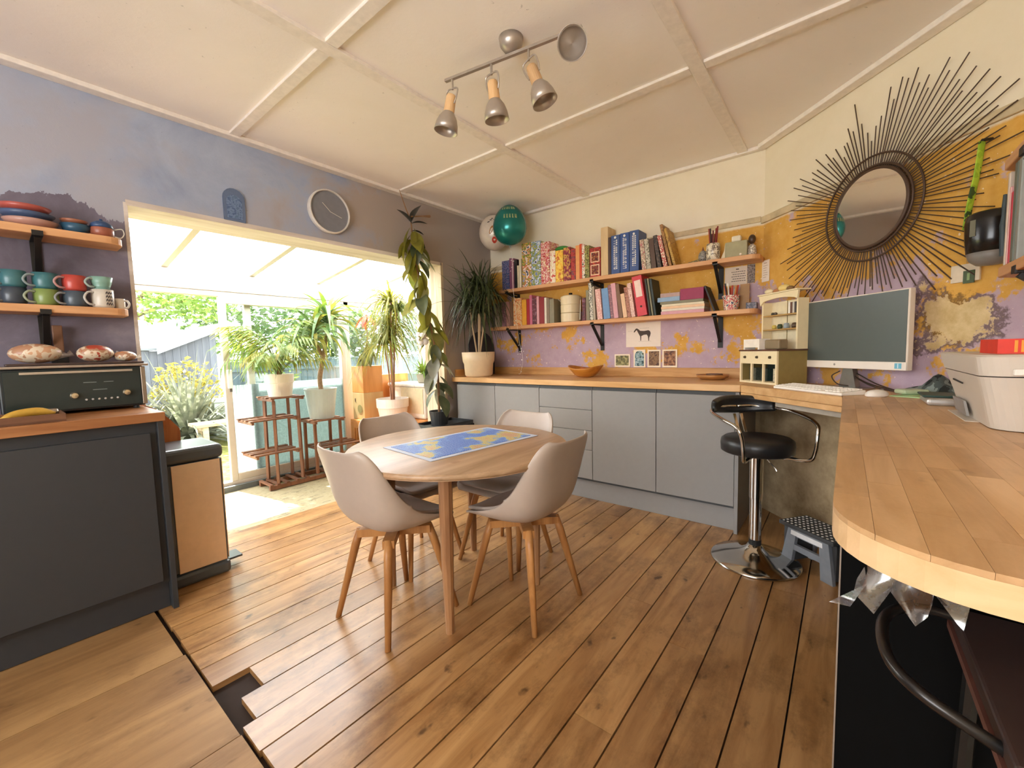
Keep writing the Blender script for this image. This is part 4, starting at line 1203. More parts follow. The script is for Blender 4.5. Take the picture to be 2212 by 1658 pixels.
# rod reach by direction (0 = right along the wall, counter-clockwise), in metres from the centre
reach = [(-180, .50), (-165, .66), (-155, .62), (-140, .62), (-125, .54), (-110, .47), (-95, .45), (-80, .45), (-65, .48), (-52, .58), (-40, .62), (-28, .60), (-18, .56), (-8, .50), (0, .57), (8, .61), (14, .58), (20, .62), (26, .66), (32, .60), (40, .63), (48, .62), (54, .70), (60, .58), (66, .62), (74, .62), (82, .55), (88, .42), (95, .40), (101, .62), (107, .50), (115, .42), (128, .52), (140, .55), (150, .63), (160, .60), (170, .55), (180, .50)]
RR = random.Random(21)
nr = 116
for i in range(nr):
    a = -180 + 360 * (i + 0.5) / nr + RR.uniform(-0.7, 0.7)
    for (a0, r0), (a1, r1) in zip(reach[:-1], reach[1:]):
        if a0 <= a <= a1:
            L = r0 + (r1 - r0) * (a - a0) / (a1 - a0)
    L *= (1.0, 0.90, 0.96, 0.86)[i % 4] * RR.uniform(0.97, 1.03)
    ca, sa = math.cos(math.radians(a)), math.sin(math.radians(a))
    MB().tube([(0.198 * ca, 0.006, 0.198 * sa), (L * ca, 0.006, L * sa)], 0.0027, 6).build('rod', M_rod, mr)

# ------------------------------------------------------------------ clock, arched plaque
ck = thing('wall_clock', 'round grey wall clock with a white rim above the opening', 'clock', (-3.079, 1.683, 2.280), -PI / 2)
# local -y is the wall side? wall normal is +x: local +x runs along -y, local +y = +x (room)
CR = Matrix.Rotation(-PI / 2, 4, 'X')
b = MB(CR); b.lathe([(0.0, 0.001), (0.158, 0.001), (0.160, 0.028), (0.155, 0.040), (0.149, 0.040), (0.147, 0.024), (0.0, 0.024)], 48)
b.build('case', plain('white clock rim', C('D9D3CB'), 0.4), ck, smooth=False)
b = MB(CR); b.lathe([(0.0, 0.0245), (0.1465, 0.0245), (0.1465, 0.026), (0.0, 0.026)], 48)
b.build('face', plain('grey clock face', C('7B7C84'), 0.6, var=0.05), ck)
M_hand = plain('pale hand', C('D8D5D0'), 0.4)
# viewed from the room: local -x is to the right
MB().bar((0, 0.029, 0), (-0.092, 0.029, -0.028), 0.003, 0.002, (0, 1, 0)).build('minute_hand', M_hand, ck)
MB().bar((0, 0.032, 0), (0.058, 0.032, 0.052), 0.003, 0.002, (0, 1, 0)).build('hour_hand', M_hand, ck)
ap = thing('arched_plaque', 'small blue grey arched plaque above the opening, left of the clock', 'plaque', (-3.079, 1.053, 2.074), -PI / 2)
q = [(-0.060, 0.0), (0.060, 0.0), (0.061, 0.14)] + [(0.061 * math.cos(PI * k / 10), 0.14 + 0.062 * math.sin(PI * k / 10)) for k in range(1, 10)] + [(-0.061, 0.14)]
MB().slab([(x, 0.0, z) for x, z in q], (0, 1, 0), 0.012).build('board', plain('slate blue paint', C('5D6E8C'), 0.6), ap)
MB().slab([(x * 0.72, 0.0121, z * 0.72 + 0.015) for x, z in q], (0, 1, 0), 0.002).build('picture', patt('blue picture', [C('4A6288'), C('6B82A6'), C('56708F')], 50), ap)

# ------------------------------------------------------------------ ceiling spotlights
M_satin = plain('brushed nickel', C('B5ABA0'), 0.36, 0.65)
M_lwood = wood('pale beech collar', C('E2BC8C'), C('CFA26C'), 'z', 0.45, 12)
sl = thing('spotlight_bar', 'brushed nickel ceiling light with four spotlights and wooden collars', 'ceiling light', (-1.213, 1.571, 2.60))
MB().lathe([(0.0, -0.062), (0.030, -0.056), (0.050, -0.030), (0.055, 0.0)], 28).build('ceiling_rose', M_satin, sl, smooth=True)
d0 = Vector((0.982, 0.190, 0)).normalized()
pa, pb_ = -d0 * 0.365, d0 * 0.330
MB().bar((pa.x, pa.y, -0.070), (pb_.x, pb_.y, -0.070), 0.016, 0.012).build('rail', M_satin, sl)
heads = [(-0.325, (-0.20, -0.10, -1.0)), (-0.105, (0.02, 0.14, -1.0)), (0.085, (0.28, 0.16, -0.85)), (0.285, (0.42, -0.72, -0.55))]
HS = 1.22
for s_, ax in heads:
    p = d0 * s_
    ax = Vector(ax).normalized()
    hd = bpy.data.objects.new('spot_head', None); COL.objects.link(hd); hd.parent = sl
    hd.location = (p.x, p.y, -0.122)
    hd.scale = (HS, HS, HS)
    Mq = Vector((0, 0, -1)).rotation_difference(ax).to_matrix().to_4x4()
    MB().tube([(0, 0, 0.040), (0, 0, 0.0)], 0.0045, 8).build('stem', M_satin, hd)
    for sg in (-1, 1):
        pts = smoothpath([(0, 0, 0.005), (sg * 0.028, 0, 0.0), (sg * 0.030, 0, -0.03), (sg * 0.024, 0, -0.055)], 5)
        MB(Mq).tube(pts, 0.0032, 6).build('yoke', M_satin, hd)
    b = MB(Mq); b.lathe([(0.0, -0.022), (0.017, -0.022), (0.020, -0.03), (0.022, -0.088), (0.0, -0.088)], 20)
    b.build('collar', M_lwood, hd, smooth=False)
    b = MB(Mq); b.lathe([(0.021, -0.086), (0.024, -0.090), (0.036, -0.108), (0.044, -0.132), (0.0475, -0.160), (0.0455, -0.160), (0.042, -0.132), (0.034, -0.110), (0.0, -0.094)], 28)
    b.build('shade', M_satin, hd, smooth=True)

# ------------------------------------------------------------------ balloons with a ribbon
bl = thing('teal_balloon', 'teal foil balloon with faded gold lettering touching the ceiling', 'balloon', (-2.53, 3.19, 2.398))
prof_b = [(max(1e-6, 0.160 * math.sin(PI * i / 16) * (1 - 0.10 * math.cos(PI * i / 16) * -1)), -0.185 * math.cos(PI * i / 16)) for i in range(17)]
MB().lathe(prof_b, 28).build('envelope', plain('teal foil', C('1F7A74'), 0.22, 0.45, var=0.12, scale=9), bl, smooth=True)
MB().lathe([(0.004, -0.19), (0.012, -0.205), (0.0, -0.207)], 10).build('neck', plain('silver neck', C('D8D4CC'), 0.3, 0.6), bl)
def surf(u, v):   # u longitude, v latitude on the envelope
    k = (math.sin(v) * 0.5 + 0.5) * 16
    return Vector((0.1625 * math.cos(v) * math.cos(u), 0.1625 * math.cos(v) * math.sin(u), 0.187 * math.sin(v)))
b = MB()
GR = random.Random(8)
for v0, hgt, us in ((0.62, 0.20, (-1.45, -0.55)), (0.12, 0.20, (-1.25, -0.45)), (-0.45, 0.14, (-0.9, -0.45))):
    u = us[0]
    while u < us[1]:
        wv = 0.030
        for k in range(GR.choice((2, 2, 3))):
            uu = u + k * 0.045
            b.add([surf(uu, v0), surf(uu + wv, v0), surf(uu + wv, v0 + hgt), surf(uu, v0 + hgt)], [(0, 1, 2, 3)])
        b.add([surf(u, v0 + (hgt * 0.8 if GR.random() < 0.5 else 0)), surf(u + 0.09, v0 + (0)), surf(u + 0.09, v0 + 0.03), surf(u, v0 + 0.05)], [(0, 1, 2, 3)])
        u += 0.165
b.build('lettering', plain('faded gold print', C('9FA878'), 0.4, 0.2), bl)['kind'] = 'stuff'
rbn = MB()
pts = smoothpath([(0, 0, -0.205), (0.012, 0.01, -0.33), (0.005, 0.02, -0.55), (0.018, 0.04, -0.85), (0.006, 0.10, -1.10), (0.030, 0.12, -1.28), (0.0, 0.11, -1.42)], 6)
rbn.tube(pts, 0.0016, 5)
RG = random.Random(4)
rbn.build('ribbon', plain('silver thread', C('D8D0C4'), 0.4, 0.4), bl)
b = MB()
for i in range(34):
    t = pts[RG.randrange(len(pts) // 2, len(pts))] if i > 8 else pts[RG.randrange(2, 12)]
    b.ball((t.x + RG.uniform(-0.045, 0.045) * (1 if i > 8 else 0.1), t.y + RG.uniform(-0.03, 0.03), t.z), 0.0045, 6, 4)
b.build('sequins', plain('white sequin', C('F2EEE6'), 0.3, 0.1), bl)['kind'] = 'stuff'
b2 = thing('white_balloon', 'white printed balloon half hidden behind the teal balloon', 'balloon', (-2.822, 3.30, 2.405))
MB().ball((0, 0, 0), 0.155, 28, 16, (0.98, 0.98, 1.12)).build('envelope', plain('pearl foil', C('DDD0C0'), 0.3, 0.1, var=0.06), b2, smooth=True)
def surf2(u, v): return Vector((0.1535 * math.cos(v) * math.cos(u), 0.1535 * math.cos(v) * math.sin(u), 0.1755 * math.sin(v)))
def patch(u, v, du, dv, name, mat, rot=0.0):
    b = MB()
    ring = [surf2(u + du * math.cos(a) * math.cos(rot) - dv * math.sin(a) * math.sin(rot), v + du * math.cos(a) * math.sin(rot) + dv * math.sin(a) * math.cos(rot)) for a in [2 * PI * k / 14 for k in range(14)]]
    b.add(ring, [tuple(range(14))]).build(name, mat, b2)
patch(-1.05, -0.05, 0.10, 0.26, 'printed_patch', plain('amber print', C('A86A1E'), 0.4), -0.5)
patch(-0.85, -0.62, 0.20, 0.20, 'printed_patch', plain('red print', C('C8402E'), 0.4))
patch(-0.72, -0.28, 0.18, 0.10, 'printed_patch', plain('maroon print', C('5A1C22'), 0.4), 0.3)
for u, v, r_ in ((-1.25, 0.42, 0.3), (-1.0, 0.66, 0.1), (-0.8, 0.55, -0.2), (-0.6, 0.50, -0.3), (-1.1, 0.55, 0.2)):
    patch(u, v, 0.10, 0.035, 'printed_stroke', plain('black print', C('2A2420'), 0.4), r_)

# ------------------------------------------------------------------ things on the back worktop
WT = 0.9602
M_creampot = plain('cream ceramic', C('E4CDA8'), 0.45, var=0.03)
bp = thing('wooden_bowl', 'orange wooden bowl with a wavy rim on the back worktop', 'bowl', (-1.80, 3.30, WT))
rows = []
for i in range(9):
    t = i / 8
    r_ = 0.045 + 0.115 * t ** 0.8
    rows.append([(r_ * math.cos(a) * 1.0, r_ * math.sin(a) * 0.8, 0.001 + 0.090 * t ** 1.5 + 0.014 * t * math.cos(2 * a)) for a in [2 * PI * k / 32 for k in range(33)]])
rows.insert(0, [(0.0, 0.0, 0.001)] * 33)
MB().grid(rows).build('bowl', wood('turned orange wood', C('E0983E'), C('C07A28'), 'x', 0.35, 10), bp, smooth=True, solid=0.005)
for i, (fx, fy) in enumerate(((-0.03, 0.0), (0.03, 0.02), (0.0, -0.03))):
    MB().ball((fx, fy, 0.062), 0.026, 12, 8).build('rolled_wrapper', plain('copper foil wrapper', C('B8653A'), 0.4), bp, smooth=True)
dsh = thing('wooden_dish', 'flat round wooden dish beside the toy dresser', 'dish', (-0.76, 3.32, WT))
MB().lathe([(0.0, 0.0), (0.075, 0.0), (0.105, 0.020), (0.112, 0.036), (0.108, 0.036), (0.098, 0.018), (0.0, 0.012)], 32).build('dish', wood('honey dish wood', C('C98F52'), C('A97238'), 'x', 0.4, 10), dsh, smooth=True)
MB().lathe([(0.0, 0.024), (0.06, 0.026), (0.055, 0.042), (0.0, 0.044)], 20, (0.01, 0.01, 0)).build('lid', plain('dark dish lid', C('6A4526'), 0.5), dsh)
# dark arched board behind the plant pot
ab = thing('arched_board', 'dark arched board leaning on the wall behind the plant pot', 'board', (-3.026, 3.31, WT), PI / 2)
q = [(-0.18, 0), (0.18, 0), (0.195, 0.28)] + [(0.195 * math.cos(PI * k / 12), 0.28 + 0.185 * math.sin(PI * k / 12)) for k in range(1, 12)] + [(-0.195, 0.28)]
MB().slab([(x, 0.030 * (z / 0.46), z) for x, z in q], (0, 1, 0), 0.012).build('board', plain('charcoal slate', C('2E3035'), 0.5), ab)

# toy dresser
M_tc = plain('cream toy paint', C('EBDAB0'), 0.5, var=0.03)
M_to = plain('olive side paint', C('8E7A45'), 0.6, var=0.05)
M_tb = plain('walnut toy top', C('5E3B28'), 0.45)
td = thing('toy_dresser', 'cream miniature kitchen dresser with open shelves in the corner', 'toy dresser', (-0.555, 3.170, WT), -PI / 4)
W_, D_ = 0.335, 0.20
MB().box(0, 0.012, 0, 0.012, D_, 0.205).build('side', M_to, td)
MB().box(W_ - 0.012, 0.012, 0, W_, D_, 0.205).build('side', M_to, td)
MB().box(0.012, D_ - 0.008, 0, W_ - 0.012, D_, 0.205).build('back', plain('dark niche', C('3E4A40'), 0.7), td)
MB().box(0.0, 0.0, 0.0, W_, 0.0119, 0.012).box(0.0, 0.0, 0.125, W_, 0.0119, 0.205).build('front_frame', M_tc, td)
for x0 in (0.0, 0.106, 0.213, W_ - 0.012):
    MB().box(x0, 0.0, 0.0121, x0 + 0.012, 0.0119, 0.1249).build('front_post', M_tc, td)
MB().box(0.012, 0.02, 0.012, W_ - 0.012, D_ - 0.009, 0.014).build('niche_floor', M_tc, td)
for x0 in (0.053, 0.166, 0.28):
    MB(Matrix.Translation((x0, 0.0, 0.167)) @ Matrix.Rotation(PI / 2, 4, 'X')).lathe([(0.0, 0.0), (0.009, 0.0), (0.007, 0.010), (0, 0.011)], 12).build('knob', plain('dark knob', C('4A3C20'), 0.4), td, smooth=True)
for x0, c in ((0.03, '55584A'), (0.135, '2F4038'), (0.245, 'CFC4A8')):
    MB().box(x0, 0.05, 0.0145, x0 + 0.06, 0.10, 0.095).build('basket', patt('basket ' + c, [C(c), tuple(v * 0.7 for v in C(c))], 90), td)
MB().box(-0.006, -0.006, 0.205, W_ + 0.006, D_ + 0.004, 0.215).build('top', M_tb, td, bevel=0.002)
HZ = 0.215
MB().box(0.03, D_ - 0.07, HZ, 0.042, D_, 0.52).build('hutch_side', M_tc, td)
MB().box(W_ - 0.012, D_ - 0.07, HZ, W_, D_, 0.52).build('hutch_side', M_tc, td)
MB().box(0.042, D_ - 0.006, HZ, W_ - 0.012, D_, 0.52).build('hutch_back', plain('pale cream panel', C('E6D8B4'), 0.6), td)
for z in (0.335, 0.425):
    MB().box(0.042, D_ - 0.07, z, W_ - 0.012, D_ - 0.0065, z + 0.008).build('hutch_shelf', plain('honey shelf', C('B08A4A'), 0.5), td)
cn = [(0.015, 0.565), (W_ + 0.012, 0.565), (W_ + 0.005, 0.515)] + [(W_ - 0.02 - (W_ - 0.08) * k / 8, 0.525 + 0.012 * math.sin(PI * k / 8)) for k in range(9)] + [(0.028, 0.500), (0.022, 0.540)]
MB().slab([(x, D_ - 0.083, z) for x, z in cn], (0, 1, 0), 0.012).build('cornice', M_tc, td)
MB().box(0.01, D_ - 0.09, 0.566, W_ + 0.012, D_ + 0.002, 0.574).build('hutch_top', M_tc, td)
MB().bar((W_ * 0.53, D_ - 0.008, HZ), (W_ * 0.53, D_ - 0.008, 0.52), 0.003, 0.003).build('panel_seam', M_to, td)
sk = MB().box(0.02, 0.01, HZ + 0.014, 0.17, 0.085, HZ + 0.068).box(0.02, 0.01, HZ + 0.0005, 0.035, 0.085, HZ + 0.014).box(0.155, 0.01, HZ + 0.0005, 0.17, 0.085, HZ + 0.014)
sk.build('toy_sink', plain('white sink', C('F0E6D8'), 0.35), td)
ct = MB().box(0.175, 0.04, HZ + 0.0005, 0.30, 0.10, HZ + 0.060).build('toy_cooker', plain('taupe toy', C('8A7658'), 0.45), td, bevel=0.008)
for i, (x0, z0, r_, c) in enumerate(((0.10, 0.343, 0.014, 'C8B050'), (0.15, 0.343, 0.016, '3E4A2E'), (0.205, 0.343, 0.018, '9AA4A8'), (0.27, 0.343, 0.017, '5A4632'), (0.085, 0.433, 0.010, '4A4438'), (0.11, 0.433, 0.010, '5A5044'))):
    MB().lathe([(0.0, 0.0), (r_ * 0.8, 0.0), (r_, r_), (r_ * 0.7, r_ * 1.9), (0, r_ * 2)], 14, (x0, D_ - 0.035, z0)).build('toy_crockery', plain('toy crock ' + c, C(c), 0.4), td, smooth=True)
for i, c in enumerate(('E8E2D4', '6A4A3A', 'C8C0B4', '3A3432')):
    MB().box(0.245 + i * 0.017, D_ - 0.06, 0.433, 0.259 + i * 0.017, D_ - 0.02, 0.500).build('toy_book', plain('toy book ' + c, C(c), 0.6), td)
for i, (x0, s_, c) in enumerate(((0.06, 0.022, 'E8D8B0'), (0.13, 0.018, 'B4784A'), (0.19, 0.028, 'E2C77E'), (0.24, 0.018, '7A5A34'))):
    MB().ball((x0, D_ - 0.045, 0.574 + s_ * 0.8), s_, 10, 7, (1.5, 1, 0.8)).build('toy_food', plain('toy food ' + c, C(c), 0.6), td, smooth=True)
# ------------------------------------------------------------------ mug shelves on the left wall
for z, nm in ((1.470, 'lower'), (1.825, 'upper')):
    q = [(-3.078, -1.2), (-2.895, -1.2)] + [(-2.955 + 0.06 * math.cos(PI / 2 * k / 6), 0.415 + 0.065 * math.sin(PI / 2 * k / 6)) for k in range(7)] + [(-3.078, 0.48)]
    o = MB().prism(q, z - 0.036, z).build('mug_shelf', M_shelfy, None, bevel=0.004)
    tag(o, '%s pine shelf on the left wall carrying %s' % (nm, 'mugs' if nm == 'lower' else 'dishes'), 'shelf')
    iron_bracket('mug_shelf_bracket', 'black iron bracket under the %s shelf on the left wall' % nm, (-3.079, 0.185, z - 0.037), PI / 2, 0.186, 0.22, 'brackets of the mug shelves')

M_in = plain('white glaze', C('D9D6CE'), 0.3)
def mug(label, y, z, col, r_=0.043, h=0.075, flare=0.0, hand=1, x=-2.955, stack=None):
    t = thing('mug', label, 'mug', (x, y, z), 0, 'mugs on the left wall shelf')
    MB().lathe([(0.0, 0.0), (r_ * 0.86, 0.0), (r_ * (0.98 - flare), h * 0.15), (r_, h * 0.5), (r_ * (1 + flare), h), (r_ * (1 + flare) - 0.004, h), (r_ - 0.004, h * 0.5), (r_ * 0.82, h * 0.12), (0, h * 0.1)], 28).build('body', plain('mug glaze ' + col, C(col), 0.3, var=0.05), t, smooth=True)
    # handle on the left as seen, set towards the room side of the mug
    pts = smoothpath([(r_ * 0.55, -r_ * 0.80 * hand, h * 0.82), (r_ * 0.72, -r_ * 1.30 * hand, h * 0.80), (r_ * 0.80, -r_ * 1.62 * hand, h * 0.50), (r_ * 0.72, -r_ * 1.30 * hand, h * 0.20), (r_ * 0.50, -r_ * 0.78 * hand, h * 0.16)], 5)
    MB().tube(pts, 0.0052, 7).build('handle', plain('mug handle ' + col, tuple(min(1, 0.5 * v + 0.22) for v in C(col)), 0.35), t, smooth=True)
    return t
SZ = 1.4704
mug('dark slate blue mug at the far left end of the lower row', 0.095, SZ, '3D4652')
mug('lime green mug in the lower row on the left shelf', 0.195, SZ, '7D9150')
mug('dark blue grey mug below the red mug', 0.290, SZ, '46525E')
wm = mug('tall white mug with black brush strokes below the mint mug', 0.388, SZ, 'CFC8BC', 0.043, 0.092)
b = MB()
SRK = random.Random(9)
for i in range(4):
    z0 = 0.016 + i * 0.018
    for k in range(6):
        a0, a1 = 0.15 + k * 0.12, 0.15 + (k + 1) * 0.12
        dz = (0.006 if k % 2 else -0.003)
        b.add([(0.0436 * math.cos(a0), 0.0436 * math.sin(a0), z0 + dz), (0.0436 * math.cos(a1), 0.0436 * math.sin(a1), z0 - dz), (0.0436 * math.cos(a1), 0.0436 * math.sin(a1), z0 - dz + 0.009), (0.0436 * math.cos(a0), 0.0436 * math.sin(a0), z0 + dz + 0.009)], [(0, 1, 2, 3)])
b.build('brush_strokes', plain('black glaze', C('4A4446'), 0.4), wm)
mug('small white cup at the right end of the lower shelf', 0.455, SZ, 'D5CDBE', 0.020, 0.055, hand=-1, x=-2.975)
mug('teal mug stacked at the far left of the upper row', 0.098, SZ + 0.0755, '3F7078')
mug('teal mug stacked on the lime green mug', 0.197, SZ + 0.0755, '3C6F76')
mug('red mug stacked on the dark blue grey mug', 0.292, SZ + 0.0755, 'B4453C')
mug('mint green flared cup stacked on the white mug', 0.388, SZ + 0.0925, '7FA79A', 0.038, 0.062, 0.18)

DZ = 1.8254
def plate(name, label, cat, y, z, r_, h, col, x=-2.985, sy=1.0, rim=None):
    t = thing(name, label, cat, (x, y, z))
    MB().lathe([(0.0, 0.0), (r_ * 0.55, 0.0), (r_ * 0.85, h * 0.45), (r_, h), (r_ * 0.985, h), (r_ * 0.8, h * 0.6), (0, h * 0.35)], 32).build('dish', plain('dish glaze ' + col, C(col), 0.35, var=0.05), t, smooth=True)
    return t
plate('dish', 'large pale pink dish lying on the upper left shelf', 'dish', 0.175, DZ, 0.090, 0.034, 'B58C80')
t = plate('dish', 'blue dish stacked on the pale pink dish', 'dish', 0.165, DZ + 0.0345, 0.090, 0.030, '46587A')
plate('dish', 'red brown dish topping the stack on the upper left shelf', 'dish', 0.160, DZ + 0.065, 0.085, 0.030, 'B0564C')
plate('dish', 'blue bowl with a terracotta rim on the upper left shelf', 'bowl', 0.320, DZ, 0.055, 0.048, '2F5670')
t = plate('dish', 'small terracotta bowl resting in the blue bowl', 'bowl', 0.316, DZ + 0.0485, 0.050, 0.020, 'A0664E')
tpot = thing('teapot', 'dark blue lidded pot at the right end of the upper left shelf', 'pot', (-2.975, 0.412, DZ))
MB().lathe([(0.0, 0.0), (0.030, 0.0), (0.045, 0.018), (0.046, 0.045), (0.040, 0.055), (0, 0.056)], 24).build('body', plain('rust glaze', C('9A5A46'), 0.35), tpot, smooth=True)
MB().lathe([(0.0455, 0.050), (0.040, 0.070), (0.02, 0.084), (0.006, 0.087), (0.007, 0.095), (0, 0.096)], 24).build('lid', plain('deep blue glaze', C('2F4A72'), 0.35), tpot, smooth=True)
MB().tube(smoothpath([(0.01, 0.045, 0.05), (0.01, 0.075, 0.058), (0.01, 0.082, 0.035), (0.01, 0.068, 0.012), (0.01, 0.045, 0.015)], 5), 0.0028, 6).build('handle', M_in, tpot, smooth=True)

# ------------------------------------------------------------------ left worktop things
LWZ = 0.9605
M_ovenblack = plain('black enamel', C('22282B'), 0.35, var=0.06)
ov = thing('mini_oven', 'black mini oven with two chrome knobs on the left worktop', 'oven', (-2.83, 0.02, LWZ))
# local: front faces +x, width along y
MB().box(-0.235, 0.0, 0.014, 0.0, 0.475, 0.215).build('body', M_ovenblack, ov, bevel=0.006)
MB().box(0.0005, 0.012, 0.022, 0.006, 0.462, 0.205).build('front_panel', plain('smoked glass', C('26302F'), 0.22, var=0.05), ov, bevel=0.002, seg=1)
MB().box(-0.22, 0.463, 0.02, 0.010, 0.482, 0.212).build('chrome_side', plain('worn chrome', C('A79A8C'), 0.3, 0.8), ov, bevel=0.003)
MB().box(-0.238, -0.004, 0.2155, 0.020, 0.495, 0.228).build('top_plate', plain('steel plate', C('B3A69A'), 0.35, 0.7), ov, bevel=0.004)
MB().bar((0.022, 0.06, 0.196), (0.022, 0.43, 0.196), 0.012, 0.010).build('door_handle', plain('steel handle', C('C4BAB0'), 0.3, 0.8), ov)
KX = Matrix.Rotation(PI / 2, 4, 'Y')
for y0 in (0.222, 0.405):
    b = MB(Matrix.Translation((0.006, y0, 0.085)) @ KX); b.lathe([(0.0, 0.0), (0.017, 0.0), (0.016, 0.010), (0.012, 0.018), (0, 0.019)], 18)
    b.build('knob', plain('chrome knob', C('CFC0A4'), 0.2, 0.9), ov, smooth=False)
for k in range(6):
    b = MB(Matrix.Translation((0.006, 0.260 + k * 0.022, 0.062)) @ KX); b.lathe([(0.0, 0.0), (0.005, 0.0), (0.004, 0.005), (0, 0.006)], 10)
    b.build('button', plain('pale button', C('C8C6C4'), 0.3, 0.4), ov)
for y0, y1, z0 in ((0.255, 0.300, 0.142), (0.325, 0.360, 0.142), (0.285, 0.335, 0.106)):
    MB().box(0.0062, y0, z0, 0.0068, y1, z0 + 0.0028).build('marking', plain('faint print', C('7E8A8A'), 0.5), ov)
for sx in (-0.22, -0.02):
    for sy in (0.03, 0.44):
        MB().lathe([(0.012, 0.0), (0.012, 0.0145)], 10, (sx, sy, 0)).build('foot', M_iron, ov)
tr = MB().box(-3.02, 0.045, 1.1892, -2.815, 0.500, 1.200).build('baking_tray', plain('dark tray', C('4A3A36'), 0.4, 0.4), None, bevel=0.003)
tag(tr, 'dark flat tray on top of the mini oven', 'tray')
def bread(label, loc, s, col, rz):
    t = thing('bread_bag', label, 'bread', loc, rz, 'bagged bread on the oven')
    b = MB(); b.ball((0, 0, s[2]), 1.0, 16, 10, s)
    o = b.build('loaf', patt('bread wrap ' + col, [C(col), C('D8C8B0'), C('B08468'), C(col)], 18, 0.35), t, smooth=True)
    b = MB(); b.tube([(0, s[1] * 0.85, s[2] * 0.9), (0, s[1] * 1.15, s[2] * 0.8), (0, s[1] * 1.35, s[2] * 1.0)], [s[2] * 0.5, s[2] * 0.2, s[2] * 0.35], 8)
    b.build('twisted_end', clearmat('bag film', (0.95, 0.93, 0.9), 0.2, 0.2, 0.4, (0.9, 0.85, 0.8)), t, smooth=True)
bread('wrapped sliced loaf at the left on the mini oven', (-2.90, 0.140, 1.2005), (0.060, 0.085, 0.045), 'C79A78', 0)
bread('red and brown bag of bread beside the sliced loaf', (-2.90, 0.335, 1.2005), (0.055, 0.070, 0.042), 'B04A38', 0.35)
bread('orange bag of rolls at the right end of the oven top', (-2.91, 0.445, 1.2005), (0.050, 0.045, 0.026), 'D98A3C', 0.1)
tray = thing('wooden_tray', 'shallow brown wooden tray at the front of the left worktop', 'tray', (-2.62, -0.02, LWZ))
M_tray = wood('brown tray wood', C('7A543C'), C('5E3E2C'), 'y', 0.5, 14)
MB().box(-0.10, -0.3, 0.0, 0.10, 0.205, 0.008).build('base', M_tray, tray)
MB().box(0.092, -0.3, 0.008, 0.10, 0.205, 0.032).box(-0.10, -0.3, 0.008, -0.092, 0.205, 0.032).box(-0.092, 0.197, 0.008, 0.092, 0.205, 0.032).build('rim', M_tray, tray)
bn2 = MB().tube(smoothpath([(-2.600, 0.015, 0.982), (-2.625, 0.065, 0.996), (-2.640, 0.120, 0.999), (-2.640, 0.165, 0.988)], 6), [0.006, 0.010, 0.014, 0.016, 0.017, 0.018, 0.018, 0.018, 0.018, 0.018, 0.018, 0.018, 0.017, 0.016, 0.014, 0.012, 0.010, 0.007, 0.005], 10).build('banana', plain('ripe banana', C('C9A040'), 0.45, var=0.1), None, smooth=True)
tag(bn2, 'ripe yellow banana in the brown wooden tray', 'banana')
gl = MB().lathe([(0.0, 0.0), (0.020, 0.0), (0.026, 0.010), (0.024, 0.032), (0.018, 0.036), (0, 0.037)], 18, (-2.68, 0.155, 0.9686)).build('steel_cap', plain('steel cap', C('BDB3A8'), 0.25, 0.8), None, smooth=True)
tag(gl, 'round steel cap beside the banana in the wooden tray', 'cap')
btl = thing('oil_bottle', 'dark olive green bottle on the left worktop', 'bottle', (-2.90, -0.045, LWZ))
MB().lathe([(0.0, 0.0), (0.038, 0.0), (0.040, 0.01), (0.040, 0.16), (0.030, 0.20), (0.013, 0.225), (0.013, 0.265), (0, 0.266)], 20).build('glass', plain('olive bottle glass', C('4A4E34'), 0.2), btl, smooth=True)
MB().lathe([(0.0145, 0.255), (0.0145, 0.285), (0, 0.286)], 12).build('cap', plain('bottle cap', C('3A3A30'), 0.5), btl)
kn = thing('meat_cleaver', 'dark cleaver with a wooden handle hanging below the lower mug shelf', 'knife', (-3.05, 0.225, 1.25))
MB().box(0.0, -0.018, 0.0, 0.012, 0.018, 0.135).build('handle', wood('cleaver wood', C('A07456'), C('7E5840'), 'z', 0.5, 12), kn, bevel=0.004)
MB().box(0.003, -0.03, -0.08, 0.009, 0.03, -0.0005).build('blade', plain('dark blade', C('33363A'), 0.35, 0.7), kn)
# ------------------------------------------------------------------ plants in and around the conservatory
def link_copy(src_me, name, parent, mat4):
    o = bpy.data.objects.new(name, src_me)
    COL.objects.link(o)
    o.parent = parent
    o.matrix_local = mat4
    return o
def blade_mesh(name, mat, L, w, droop, n=8, fold=0.18, twist=0.0):
    """strap leaf: starts at origin, goes out along +x and up, then arches down"""
    rows = []
    for i in range(n + 1):
        t = i / n
        x = L * (t - 0.10 * t * t * droop)
        z = L * (0.75 * t - 0.95 * droop * t * t)
        ww = w * (0.45 + 0.55 * min(1, t * 5)) * (1 - max(0, (t - 0.45) / 0.55) ** 1.6) + 0.0006
        a = twist * t
        rows.append([(x, -ww / 2 * math.cos(a), z + fold * ww - ww / 2 * math.sin(a)), (x, 0, z), (x, ww / 2 * math.cos(a), z + fold * ww + ww / 2 * math.sin(a))])
    b = MB(); b.grid(rows)
    return b.mesh(name, mat, True)
